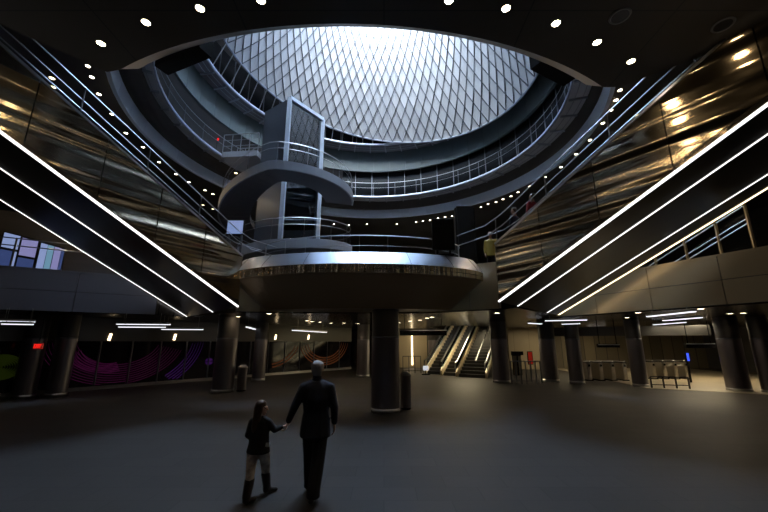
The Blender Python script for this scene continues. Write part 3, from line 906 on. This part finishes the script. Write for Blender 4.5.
# fare gates
def fare_gate(x, y, label, group):
    p = at_z(x, y, 0)
    t = thing('fare_gate', label, 'turnstile', p, group)
    b = BM(); box(b, (p.x - .11, p.y, .06), (p.x + .11, p.y + 1.5, .92))
    bmesh.ops.bevel(b, geom=b.edges[:], offset=.03, segments=2, affect='EDGES'); link('cabinet', b, M['fare_steel'], t)
    b = BM(); box(b, (p.x - .12, p.y - .01, .92), (p.x + .12, p.y + 1.5, 1.0)); link('top_cover', b, M['column_dark'], t)
    b = BM(); box(b, (p.x - .15, p.y, 0), (p.x + .15, p.y + 1.5, .06)); link('foot', b, M['black'], t)
    b = BM()
    for k in range(3):
        a = PI / 2 + k * 2 * PI / 3
        tube(b, [(p.x + .14, p.y + .6, .8), (p.x + .14 + .28, p.y + .6 + .12 * math.cos(a), .8 + .22 * math.sin(a))], .018, 6)
    link('turnstile_arm', b, M['rail'], t)
    b = BM(); box(b, (p.x - .05, p.y - .03, .74), (p.x + .05, p.y - .0, .86)); link('display', b, M['black_gloss'], t)
xs = [591, 603, 615, 627]
for i, x in enumerate(xs): fare_gate(x, 381, 'steel fare gate in the left run, %s from the left' % ordn(i), 'fare gates')
xs = [656, 667, 678, 689]
for i, x in enumerate(xs): fare_gate(x, 379.5, 'steel fare gate in the right run, %s from the left' % ordn(i), 'fare gates')

# warm lit hall behind the gates
b = BM(); box(b, (10.5, 30, 0), (26, 30.2, 3.1)); structure('wall_right', b, M['hall_wall'])
def slot(x, z, Y):
    pass
# portal frame over the gates
t = thing('gate_portal', 'dark overhead beam spanning above both runs of fare gates', 'beam', (14.5, 17.6, 2.35))
b = BM(); a_, c_ = at_depth(556, 340, 20.8), at_depth(735, 338, 16.8)
a_.z = c_.z = 2.42; bar(b, a_ + V((0, 1.2, .2)), c_ + V((0, 1.2, .2)), .2, .5); link('beam', b, M['header'], t)

# bins
def bin_(x, y, w, h, label):
    p = at_z(x, y, 0); r = w
    t = thing('litter_bin', label, 'bin', p)
    b = BM(); lathe(b, [(r, .05), (r, h), (r * .92, h), (r * .92, .05)], p.x, p.y, 24); lathe(b, [(.01, .05), (r, .05), (r, .07), (.01, .07)], p.x, p.y, 24); link('body', b, M['column_steel'], t)
    b = BM(); lathe(b, [(r * .45, h + .1), (r * 1.03, h), (r * 1.03, h + .04), (r * .45, h + .13)], p.x, p.y, 24); link('lid', b, M['steel_plain'], t, True)
    b = BM(); cyl(b, p, r * .94, 0, .05, 24); link('foot', b, M['black'], t)
bin_(241, 391, .20, .95, 'silver litter bin beside the left concourse column')
bin_(406, 409, .17, 1.0, 'narrow dark metal bin right against the central column')

# ---------------------------------------------------------------- lift tower and winding stair
TZ = 14.6
t0, t1, t2 = at_z(290, 98, TZ), at_z(323, 120, TZ), at_z(265, 112, TZ)
t3 = t1 + t2 - t0
tc = (t1 + t2) / 2
tw = thing('lift_tower', 'tall blue-grey lift tower with one lattice-reflecting glass face', 'lift shaft', (tc.x, tc.y, 4.4))
def vwall(bm, a, c, z0, z1, th, inn):
    q = [V((a.x, a.y, z0)), V((c.x, c.y, z0)), V((c.x, c.y, z1)), V((a.x, a.y, z1))]
    prism(bm, q, [p + inn * th for p in q])
inn1 = V(((t2 - t0).x, (t2 - t0).y, 0)).normalized(); inn2 = V(((t1 - t0).x, (t1 - t0).y, 0)).normalized()
b = BM(); vwall(b, t0, t2, 4.4, TZ, .1, inn2); vwall(b, t2, t3, 4.4, TZ, .1, -inn1); vwall(b, t3, t1, 4.4, TZ, .1, -inn2); link('solid_wall', b, M['tower_panel'], tw)
b = BM(); vwall(b, t0 + inn2 * .1, t1 - inn2 * .1, 4.45, TZ - .05, .04, inn1); link('glass_face', b, M['tower_glass'], tw)
b = BM()
for p in (t0, t1): bar(b, V((p.x, p.y, 4.4)), V((p.x, p.y, TZ)), .2, .2)
bar(b, t0, t1, .2, .2)
link('corner_frame', b, M['tower_frame'], tw)
b = BM(); prism(b, [V((p.x, p.y, TZ - .06)) for p in (t0, t1, t3, t2)], [V((p.x, p.y, TZ)) for p in (t0, t1, t3, t2)]); link('roof', b, M['tower_panel'], tw)
b = BM()                    # guide rails and ties inside the shaft
for q in (.3, .7):
    p = lerp(t0, t1, q) + inn1 * .9; bar(b, V((p.x, p.y, 4.4)), V((p.x, p.y, TZ - .1)), .08, .08)
for z in (6, 7.6, 9.2, 10.8, 12.4):
    bar(b, V((t0.x, t0.y, z)) + inn1 * .9 + inn2 * .2, V((t1.x, t1.y, z)) + inn1 * .9 - inn2 * .2, .07, .07)
link('guide_rails', b, M['column_dark'], tw)

HC = (-4.95, 17.6)
def hz(deg):                 # deg turned from the front towards the left
    tab = [(-100, 9.55), (0, 9.75), (70, 8.35), (160, 7.5), (360, 6.1), (500, 4.46)]
    for (a, za), (c, zc) in zip(tab, tab[1:]):
        if deg <= c: return za + (zc - za) * (deg - a) / (c - a)
    return tab[-1][1]
def hp(deg, r, z):
    a = -PI / 2 - math.radians(deg)
    return V((HC[0] + r * math.cos(a), HC[1] + r * math.sin(a), z))
st = thing('winding_stair', 'dark grey winding stair curling around the lift tower', 'staircase', (HC[0], HC[1], 4.4))
degs = [-100 + 6 * k for k in range(101)]
b = BM(); rings = []
for dgr in degs:
    z = hz(dgr)
    rings.append([b.verts.new(p) for p in (hp(dgr, 1.85, z - .28), hp(dgr, 3.25, z - .34), hp(dgr, 3.25, z), hp(dgr, 1.85, z))])
for A, B in zip(rings, rings[1:]):
    for k in range(4): b.faces.new((A[k], A[(k + 1) % 4], B[(k + 1) % 4], B[k]))
b.faces.new(rings[0][::-1]); b.faces.new(rings[-1])
link('soffit', b, M['stair'], st)
b = BM(); rings = []
for dgr in degs:
    z = hz(dgr)
    rings.append([b.verts.new(p) for p in (hp(dgr, 3.25, z - .36), hp(dgr, 3.33, z - .36), hp(dgr, 3.33, z + .05), hp(dgr, 3.25, z + .05))])
for A, B in zip(rings, rings[1:]):
    for k in range(4): b.faces.new((A[k], A[(k + 1) % 4], B[(k + 1) % 4], B[k]))
b.faces.new(rings[0][::-1]); b.faces.new(rings[-1])
link('outer_stringer', b, M['stair_edge'], st)
rl = thing_part('railing', st)
b = BM()
for dz, r in ((1.0, .018), (.7, .009)):
    tube(b, [hp(dgr, 3.22, hz(dgr) + dz) for dgr in degs], r, 6)
link('rail', b, M['rail'], rl)
for dgr in degs[::4]:
    b = BM(); p = hp(dgr, 3.22, hz(dgr)); bar(b, p, p + V((0, 0, 1)), .02, .02)
    link('railing_post', b, M['mullion'], rl)

t = thing('red_lamp', 'tiny red lit lamp behind the railing on the left of the lower ring balcony', 'lamp', at_depth(217, 139, 18.1))
p = at_depth(217, 139, 18.1)
b = BM(); box(b, (p.x - .09, p.y, p.z - .06), (p.x + .09, p.y + .05, p.z + .06)); link('lit_face', b, M['red_lit'], t)
b = BM(); bar(b, V((p.x, p.y + .03, 12.15)), V((p.x, p.y + .03, p.z)), .04); link('post', b, M['black'], t)

# bridge from the ring balcony to the lift
a = math.radians(158)
p = ringpt(8.6, a, 12.1); q = V((t2.x - .05, t2.y + .5, 12.1))
t = thing('foot_bridge', 'short grey foot bridge from the lower ring balcony to the lift tower', 'bridge', p)
b = BM(); bar(b, p - V((0, 0, .16)), q - V((0, 0, .16)), 1.5, .32); link('deck', b, M['stair_edge'], t)
d = (q - p).normalized(); s = V((d.y, -d.x, 0))
for e in (-.72, .72):
    b = BM()
    for zz, r in ((1.05, .025), (.7, .012), (.35, .012)): tube(b, [p + s * e + V((0, 0, zz)), q + s * e + V((0, 0, zz))], r, 6)
    for k in range(5):
        m = lerp(p + s * e, q + s * e, k / 4); bar(b, m, m + V((0, 0, 1.05)), .03, .03)
    link('railing', b, M['rail'], t)

# ---------------------------------------------------------------- things on the mezzanine
# black display on the saucer
p = at_depth(444, 253, 11.15); p.z = 4.74
t = thing('black_display_panel', 'black upright display panel on legs at the right of the saucer landing', 'display', p)
b = BM(); box(b, (p.x - .36, p.y, 4.92), (p.x + .36, p.y + .09, 5.98)); bmesh.ops.bevel(b, geom=b.edges[:], offset=.012, segments=1, affect='EDGES'); link('panel', b, M['black'], t)
b = BM()
for e in (-.2, .2): bar(b, p + V((e, .045, 0)), p + V((e, .045, .2)), .05)
box(b, (p.x - .3, p.y - .1, 4.74), (p.x + .3, p.y + .2, 4.77)); link('stand', b, M['black'], t)
p = at_depth(467, 245, 15.5); p.z = 4.4
t = thing('black_totem', 'tall black totem behind the right end of the saucer landing', 'totem', p)
b = BM(); box(b, (p.x - .45, p.y, 4.5), (p.x + .45, p.y + .4, 8.15)); bmesh.ops.bevel(b, geom=b.edges[:], offset=.08, segments=3, affect='EDGES'); link('body', b, M['black'], t)
b = BM(); box(b, (p.x - .5, p.y - .05, 4.4), (p.x + .5, p.y + .45, 4.5)); link('plinth', b, M['column_dark'], t)
# pale blue lit sign near the foot of the left escalator rail
p = at_depth(235, 227, 13.5)
t = thing('lit_display', 'pale blue lit display beside the foot of the left escalator rail', 'screen', V((p.x, 13.5, 4.4)))
a, c = at_depth(228, 220.5, 13.5), at_depth(242, 233.5, 13.5)
b = BM(); box(b, (a.x, 13.5, c.z), (c.x, 13.6, a.z)); link('lit_face', b, M['screen_light'], t)
b = BM(); box(b, (a.x - .03, 13.53, c.z - .04), (c.x + .03, 13.68, a.z + .04)); link('housing', b, M['black'], t)
b = BM()
for e in (a.x + .05, c.x - .05): bar(b, (e, 13.6, 4.4), (e, 13.6, c.z), .06)
bar(b, (a.x + .05, 13.6, 4.5), (c.x - .05, 13.6, c.z - .1), .04); bar(b, (c.x - .05, 13.6, 4.5), (a.x + .05, 13.6, c.z - .1), .04)
link('braced_stand', b, M['mullion'], t)
# black boxes hanging at the near slab edge
for (x0, y0, x1, y1, lab) in ((163, 61, 207, 42, 'black hanging box at the left of the near ceiling opening'), (535, 55, 568, 73, 'black hanging box at the right of the near ceiling opening')):
    a, c = at_z(x0, y0, 8.0), at_z(x1, y1, 8.0)
    t = thing('hanging_box', lab, 'box', (a + c) / 2)
    b = BM(); bar(b, a, c, .3, .5); link('case', b, M['black'], t)
    b = BM()
    nrm = V((RC[0] - a.x, RC[1] - a.y, 0)).normalized()
    for q in (.2, .8):
        m = lerp(a, c, q); bar(b, m, m - nrm * .75 + V((0, 0, .1)), .05)
    link('bracket', b, M['black'], t)

# far shops on the mezzanine: dark glazing with mullions
t = thing('mezzanine_shopfront', 'dark glazed shopfront at the back of the mezzanine behind the lift tower', 'storefront', (0, 36, 4.4))
b = BM(); box(b, (-16, 36, 4.5), (16, 36.1, 9.2)); link('glass_pane', b, M['dark_glass'], t)
for k in range(17):
    b = BM(); bar(b, (-16 + 2 * k, 35.96, 4.5), (-16 + 2 * k, 35.96, 9.2), .08); link('mullion', b, M['mullion'], t)
b = BM(); box(b, (-16.1, 35.9, 9.2), (16.1, 36.15, 9.6)); box(b, (-16.1, 35.9, 4.4), (16.1, 36.15, 4.5)); link('frame', b, M['column_dark'], t)

# ---------------------------------------------------------------- people
def sph(c, r, n=8, m=12):
    r = (r, r, r) if not isinstance(r, (tuple, list)) else r
    out = [V((c[0], c[1], c[2] + r[2])), V((c[0], c[1], c[2] - r[2]))]
    for i in range(1, n):
        th = PI * i / n
        for k in range(m):
            a = 2 * PI * k / m
            out.append(V((c[0] + r[0] * math.sin(th) * math.cos(a), c[1] + r[1] * math.sin(th) * math.sin(a), c[2] + r[2] * math.cos(th))))
    return out

def limb(bm, *chain):        # (centre, radius) hulls joined along a chain
    if len(chain) == 1: hullpts(bm, sph(*chain[0])); return
    for (p, r), (q, s) in zip(chain, chain[1:]):
        hullpts(bm, sph(p, r) + sph(q, s))

def blob(name, build, m, voxel, parent=None, smooth=4, xf=None):
    bm = BM(); build(bm)
    if xf: bmesh.ops.transform(bm, matrix=xf, verts=bm.verts)
    bmesh.ops.recalc_face_normals(bm, faces=bm.faces)
    me = D.meshes.new(name); bm.to_mesh(me); bm.free()
    tmp = D.objects.new('tmp', me); C.objects.link(tmp)
    r = tmp.modifiers.new('r', 'REMESH'); r.mode = 'VOXEL'; r.voxel_size = voxel
    s = tmp.modifiers.new('s', 'SMOOTH'); s.iterations = smooth; s.factor = .5
    dg = bpy.context.evaluated_depsgraph_get()
    m2 = D.meshes.new_from_object(tmp.evaluated_get(dg))
    D.objects.remove(tmp); D.meshes.remove(me)
    m2.name = name
    m2.materials.clear(); m2.materials.append(m)
    m2.polygons.foreach_set('use_smooth', [True] * len(m2.polygons))
    o = D.objects.new(name, m2); C.objects.link(o)
    if parent:
        o.parent = parent
    return o

def hand(bm, w, d, side, s=1.0, palm_n=(0, 1, 0), curl=.5):
    # w wrist point, d pointing direction, side = thumb side direction
    d = V(d).normalized(); n = V(palm_n); n = (n - d * n.dot(d)).normalized()
    th = V(side); th = (th - d * th.dot(d) - n * th.dot(n)).normalized()
    w = V(w)
    for k in range(4):
        o = th * (.03 - .02 * k) * s
        base = w + d * (.085 - .004 * abs(k - 1)) * s + o
        limb(bm, (w + d * .01 * s + o * .6, .014 * s), (base, .012 * s))
        L = [.072, .08, .075, .058][k] * s
        k1 = base + (d * math.cos(curl * .5) + n * math.sin(curl * .5)) * L * .45
        k2 = k1 + (d * math.cos(curl * 1.4) + n * math.sin(curl * 1.4)) * L * .32
        k3 = k2 + (d * math.cos(curl * 2.2) + n * math.sin(curl * 2.2)) * L * .26
        limb(bm, (base, .0095 * s), (k1, .009 * s), (k2, .0082 * s), (k3, .007 * s))
    tb = w + d * .03 * s + th * .028 * s
    t1_ = tb + (d * .6 + th * .7 + n * .2).normalized() * .04 * s
    t2_ = t1_ + (d * .9 + th * .25 + n * .4).normalized() * .032 * s
    limb(bm, (w + d * .02 * s + th * .01 * s, .016 * s), (tb, .014 * s), (t1_, .0115 * s), (t2_, .009 * s))

def head(bm, c, s, yaw):
    R = Matrix.Rotation(yaw, 3, 'Z')
    def P(x, y, z): return V(c) + R @ V((x * s, y * s, z * s))   # local +y is the face
    def E(pts, cc): return [V(cc) + R @ (p - V(cc)) for p in pts]
    def ball(x, y, z, r):
        q = P(x, y, z); return E(sph(q, tuple(k * s for k in r)), q)
    hullpts(bm, ball(0, -.012, .03, (.076, .092, .085)))
    hullpts(bm, ball(0, .02, -.01, (.066, .072, .07)) + ball(0, .045, -.085, (.034, .03, .025)))
    hullpts(bm, ball(0, .098, .015, (.009, .009, .009)) + ball(0, .112, -.022, (.013, .012, .009)))
    for e in (-1, 1):
        hullpts(bm, ball(e * .078, -.01, -.005, (.010, .022, .034)))
        hullpts(bm, ball(e * .032, .078, .022, (.022, .012, .008)))
    hullpts(bm, ball(0, .083, -.058, (.024, .010, .006)))
    hullpts(bm, ball(0, .081, -.070, (.020, .010, .006)))

def eyes(name, c, s, yaw, parent):
    R = Matrix.Rotation(yaw, 3, 'Z'); b = BM()
    for e in (-1, 1):
        q = V(c) + R @ V((e * .031 * s, .083 * s, .004 * s)); hullpts(b, sph(q, .009 * s, 6, 8))
    o = link(name, b, M['eye']); o.parent = parent

def place(o, x, y, z, rz=0):
    o.location = (x, y, z); o.rotation_euler = (0, 0, rz)

# the man: faces away, walking, left hand down to the girl
def man_body(bm):
    head(bm, (0, .02, 1.665), 1.0, .04)
    limb(bm, ((0, -.005, 1.6), (.056, .06, .05)), ((0, -.01, 1.48), (.066, .066, .05)))
    limb(bm, ((0, 0, 1.36), (.16, .10, .1)), ((0, 0, 1.05), (.14, .1, .1)), ((0, 0, .93), (.15, .11, .08)))
    for e in (-1, 1): limb(bm, ((0, 0, 1.45), .06), ((e * .17, 0, 1.42), .05))
    limb(bm, ((-.18, 0, 1.41), .05), ((-.30, -.01, 1.15), .042), ((-.395, .04, .935), .028))
    limb(bm, ((.18, 0, 1.41), .05), ((.262, -.03, 1.15), .042), ((.268, .015, .925), .028))
    limb(bm, ((-.085, .02, .9), .085), ((-.075, .14, .5), .058), ((-.06, .17, .1), .04))
    limb(bm, ((.085, -.01, .9), .085), ((.055, -.04, .5), .058), ((.03, -.2, .11), .04))
    hand(bm, (-.402, .046, .92), (-.35, .1, -.9), (0, 1, .1), 1, (-1, 0, 0), .75)
    hand(bm, (.268, .02, .91), (-.02, .12, -1), (0, 1, 0), 1, (-1, 0, 0), .45)
man = blob('person', man_body, M['skin'], .0075, smooth=3)
tag(man, 'grey-haired man in a dark navy suit walking away hand in hand with the girl', 'person')
def man_hair(bm):
    R = Matrix.Rotation(.04, 4, 'Z')
    limb(bm, ((0, -.012, 1.705), (.098, .106, .086)))
    limb(bm, ((0, -.058, 1.655), (.088, .05, .06)), ((0, -.05, 1.59), (.068, .04, .03)))
    for e in (-1, 1): limb(bm, ((e * .062, -.01, 1.69), (.022, .045, .035)))
blob('hair', man_hair, M['grey_hair'], .009, man)
def man_jacket(bm):
    limb(bm, ((0, -.005, 1.485), (.085, .085, .045)), ((0, -.01, 1.40), (.19, .115, .07)), ((0, -.01, 1.26), (.205, .135, .1)), ((0, 0, 1.08), (.185, .13, .1)), ((0, 0, .93), (.21, .14, .06)), ((0, 0, .765), (.225, .155, .05)))
    for e in (-1, 1): limb(bm, ((e * .06, 0, 1.475), .05), ((e * .19, -.005, 1.405), .07))
    limb(bm, ((-.19, 0, 1.40), .075), ((-.305, -.015, 1.15), .06), ((-.392, .035, .955), .044))
    limb(bm, ((.19, 0, 1.40), .075), ((.268, -.035, 1.15), .06), ((.27, .01, .945), .044))
jk = blob('suit_jacket', man_jacket, M['suit'], .012, man, 6)
def man_collar(bm):
    limb(bm, ((0, -.010, 1.515), (.072, .076, .02)), ((0, -.012, 1.56), (.066, .07, .018)))
col = blob('shirt_collar', man_collar, M['suit'], .007, man, 2)
def man_trousers(bm):
    limb(bm, ((0, .0, .9), (.165, .125, .08)))
    limb(bm, ((-.085, .02, .88), (.11, .12, .08)), ((-.088, .135, .5), (.095, .10, .06)), ((-.072, .165, .13), (.088, .098, .05)), ((-.072, .17, .07), (.09, .10, .03)))
    limb(bm, ((.085, 0, .88), (.11, .12, .08)), ((.068, -.04, .5), (.095, .10, .06)), ((.045, -.20, .14), (.088, .098, .05)), ((.045, -.2, .075), (.09, .10, .03)))
blob('trousers', man_trousers, M['trousers'], .012, man, 5)
def man_shoe(x, y, lift):
    def f(bm): limb(bm, ((x, y - .06, .045 + lift * .03), (.04, .05, .04)), ((x, y + .06, .04), (.048, .06, .035)), ((x, y + .16, .032), (.042, .05, .028)))
    return f
blob('shoe', man_shoe(-.065, .17, 0), M['leather'], .009, man, 3)
blob('shoe', man_shoe(.03, -.2, 0), M['leather'], .009, man, 3)
eyes('eyes', (0, .02, 1.665), 1.0, .04, man)
MP = at_z(312.5, 496.5, 0)
place(man, MP.x, MP.y, 0)

# the girl: head turned to the right, right hand held
YAW = -PI / 2 - .15
def girl_body(bm):
    head(bm, (0, .0, 1.135), .88, YAW)
    limb(bm, ((0, -.01, 1.09), .042), ((0, -.01, 1.0), .046))
    limb(bm, ((0, 0, .92), (.105, .075, .08)), ((0, 0, .72), (.095, .07, .08)), ((0, 0, .62), (.11, .08, .06)))
    for e in (-1, 1): limb(bm, ((0, 0, .985), .042), ((e * .11, 0, .955), .036))
    limb(bm, ((.11, 0, .95), .036), ((.20, .02, .85), .03), ((.288, .10, .872), .021))
    limb(bm, ((-.11, 0, .95), .036), ((-.15, -.02, .79), .03), ((-.09, .10, .70), .021))
    limb(bm, ((-.06, 0, .6), .062), ((-.055, -.06, .36), .043), ((-.05, -.19, .08), .03))
    limb(bm, ((.06, .01, .6), .062), ((.075, .10, .36), .043), ((.1, .17, .08), .03))
    hand(bm, (.292, .102, .872), (.75, .2, .12), (0, 1, .2), .8, (0, 0, 1), .8)
    hand(bm, (-.085, .105, .70), (.5, .8, -.1), (0, 0, 1), .8, (.6, -.5, 0), .8)
girl = blob('person', girl_body, M['skin'], .0065, smooth=3)
tag(girl, 'small girl with long brown hair in black jacket, patterned leggings and tall boots', 'person')
def girl_hair(bm):
    limb(bm, ((-.01, .0, 1.178), (.082, .078, .072)))
    limb(bm, ((-.045, 0, 1.15), (.055, .078, .06)), ((-.05, -.025, 1.03), (.05, .07, .05)), ((-.045, -.055, .90), (.06, .045, .05)), ((-.045, -.06, .83), (.045, .03, .04)))
    limb(bm, ((0.01, -.066, 1.13), (.035, .02, .05)), ((-.01, -.07, 1.0), (.035, .03, .05)))
    limb(bm, ((0.0, .066, 1.13), (.035, .02, .05)), ((-.01, .065, 1.0), (.035, .03, .05)))
blob('hair', girl_hair, M['brown_hair'], .008, girl, 4)
def girl_jacket(bm):
    limb(bm, ((0, -.005, 1.03), (.062, .06, .03)), ((0, 0, .945), (.14, .09, .05)), ((0, 0, .82), (.135, .10, .06)), ((0, 0, .68), (.145, .11, .06)), ((0, 0, .575), (.168, .125, .035)))
    limb(bm, ((.03, 0, .985), .06), ((.115, 0, .95), .055), ((.20, .02, .848), .044), ((.277, .095, .868), .033))
    limb(bm, ((-.03, 0, .985), .06), ((-.115, 0, .95), .055), ((-.155, -.02, .79), .044), ((-.10, .085, .705), .033))
blob('jacket', girl_jacket, M['girl_jacket'], .010, girl, 5)
def girl_legs(bm):
    limb(bm, ((0, 0, .6), (.12, .09, .06)))
    limb(bm, ((-.068, 0, .58), .085), ((-.062, -.06, .40), .068), ((-.052, -.12, .22), .05))
    limb(bm, ((.068, .01, .58), .085), ((.08, .10, .40), .068), ((.09, .14, .22), .05))
blob('leggings', girl_legs, M['leggings'], .010, girl, 4)
def boot(x, y, z0x, z0y, toe):
    toe = V(toe)
    def f(bm):
        limb(bm, ((z0x, z0y, .265), (.068, .07, .02)), ((x, y, .10), (.058, .062, .04)), ((x, y, .05), (.052, .06, .045)))
        limb(bm, ((x, y, .045), (.042, .045, .042)), ((x + toe.x * .06, y + toe.y * .06, .04), (.042, .042, .036)), ((x + toe.x * .13, y + toe.y * .13, .032), (.034, .034, .028)))
    return f
blob('boot', boot(-.05, -.19, -.055, -.09, (.55, .8, 0)), M['boot'], .009, girl, 3)
blob('boot', boot(.1, .17, .085, .125, (.85, .5, 0)), M['boot'], .009, girl, 3)
eyes('eyes', (0, 0, 1.135), .88, YAW, girl)
b = BM(); prism(b, [(.125, -.09, .66), (.165, -.06, .65), (.175, -.065, .70), (.135, -.095, .71)], [(.12, -.10, .66), (.16, -.07, .65), (.17, -.075, .70), (.13, -.105, .71)])
o = link('white_tag', b, M['white']); o.parent = girl; o['label'] = 'small white tag hanging at the jacket hem'
HP = MP + V((-.432, .055, .875))
place(girl, HP.x - .335, HP.y - .115, 0)

# distant people on the mezzanine and the right escalator
def small_person(label, feet, coat, rz):
    def body(bm):
        head(bm, (0, .02, 1.62), 1.0, 0)
        limb(bm, ((0, 0, 1.56), .05), ((0, 0, 1.42), .06))
        limb(bm, ((0, 0, 1.32), (.15, .1, .1)), ((0, 0, .92), (.14, .1, .08)))
        for e in (-1, 1):
            limb(bm, ((0, 0, 1.42), .05), ((e * .17, 0, 1.38), .045), ((e * .22, .02, 1.1), .04), ((e * .2, .1, .88), .028))
            limb(bm, ((e * .085, 0, .88), .08), ((e * .09, .02, .48), .055), ((e * .09, 0, .07), .04))
            limb(bm, ((e * .09, 0, .05), .045), ((e * .09, .14, .035), .033))
            hand(bm, (e * .2, .105, .87), (0, .2, -1), (0, 1, 0), 1, (-e, 0, 0), .5)
    o = blob('person', body, M['skin'], .012, smooth=3); tag(o, label, 'person')
    def c(bm):
        limb(bm, ((0, 0, 1.42), (.08, .075, .04)), ((0, 0, 1.34), (.19, .12, .07)), ((0, 0, 1.05), (.18, .13, .07)), ((0, 0, .8), (.19, .14, .04)))
        for e in (-1, 1): limb(bm, ((e * .17, 0, 1.37), .07), ((e * .225, .015, 1.1), .058), ((e * .205, .085, .91), .042))
    blob('coat', c, coat, .016, o, 4)
    def tr(bm):
        for e in (-1, 1): limb(bm, ((e * .08, 0, .85), .095), ((e * .09, .02, .48), .07), ((e * .09, 0, .1), .06))
    blob('trousers', tr, M['trousers'], .016, o, 4)
    def h(bm): limb(bm, ((0, -.005, 1.66), (.085, .098, .075))); limb(bm, ((0, -.05, 1.6), (.07, .045, .06)))
    blob('hair', h, M['brown_hair'], .012, o, 3)
    place(o, *feet, rz)
    return o
_, A_, u_, out_ = RE
def on_re(al, pr):
    p = A_ + u_ * al + out_ * pr
    return (p.x, p.y, 3.1 + 1.66 * .97 + .472 * al + .01)
small_person('distant person in dark clothes riding the right escalator', on_re(-.3, 1.45), M['blue_coat'], .6)
small_person('distant person in a red coat higher up the right escalator', on_re(.32, 1.55), M['red_coat'], .4)
p = at_depth(490, 235, 13.1)
small_person('distant person in a yellow coat beside the black totem', (p.x, 13.1, 4.4), M['yellow_coat'], 2.6)

# ---------------------------------------------------------------- light
w = D.worlds.new('sky'); sc.world = w; w.use_nodes = True
bg = w.node_tree.nodes['Background']
bg.inputs['Color'].default_value = (.58, .74, 1, 1)
bg.inputs['Strength'].default_value = 26.0

def area(name, loc, size, power, col, sy=None, rot=(0, 0, 0)):
    l = D.lights.new(name, 'AREA'); l.energy = power; l.color = col
    l.shape = 'RECTANGLE'; l.size = size; l.size_y = sy or size
    o = D.objects.new(name, l); C.objects.link(o); o.location = loc; o.rotation_euler = rot
    return o
sun = D.lights.new('bright_sky_sun', 'SUN'); sun.energy = 58; sun.angle = math.radians(85); sun.color = (1, .97, .93)
so = D.objects.new('bright_sky_sun', sun); C.objects.link(so)
so.rotation_euler = V((.12, 1, -.95)).to_track_quat('-Z', 'Y').to_euler()

area('fare_hall_lamp', (14.0, 26, 3.0), 5, 100, (1, .80, .48), 3)
area('fare_gate_lamp', (15.0, 18.0, 2.9), 3.4, 70, (1, .84, .58), .3)
area('fare_hall_lamp', (18.0, 20.8, 3.0), 3, 190, (1, .80, .48), 2)
area('stair_lamp', (5.2, 24.2, 3.0), 1.5, 170, (1, .82, .5), 1.5)
area('stone_wall_lamp', (2.6, 29.6, 3.0), 1.5, 30, (1, .78, .45), .5)
area('niche_lamp', (11.0, 27.5, 3.0), 1.2, 8, (1, .82, .55), 1.2)

for o in [o for o in sc.objects if o.name.startswith('downlight') and o.parent is None]:
    z = o.location.z
    if 7.2 < z < 7.5: e = 3.5
    elif z < 3.3: e = 5
    else: e = 12
    area('downlight_beam', o.location - V((0, 0, .02)), .14, e, (1, .74, .45))

sc.view_settings.view_transform = 'Standard'
sc.view_settings.look = 'None'
sc.view_settings.gamma = 1
sc.view_settings.exposure = 0
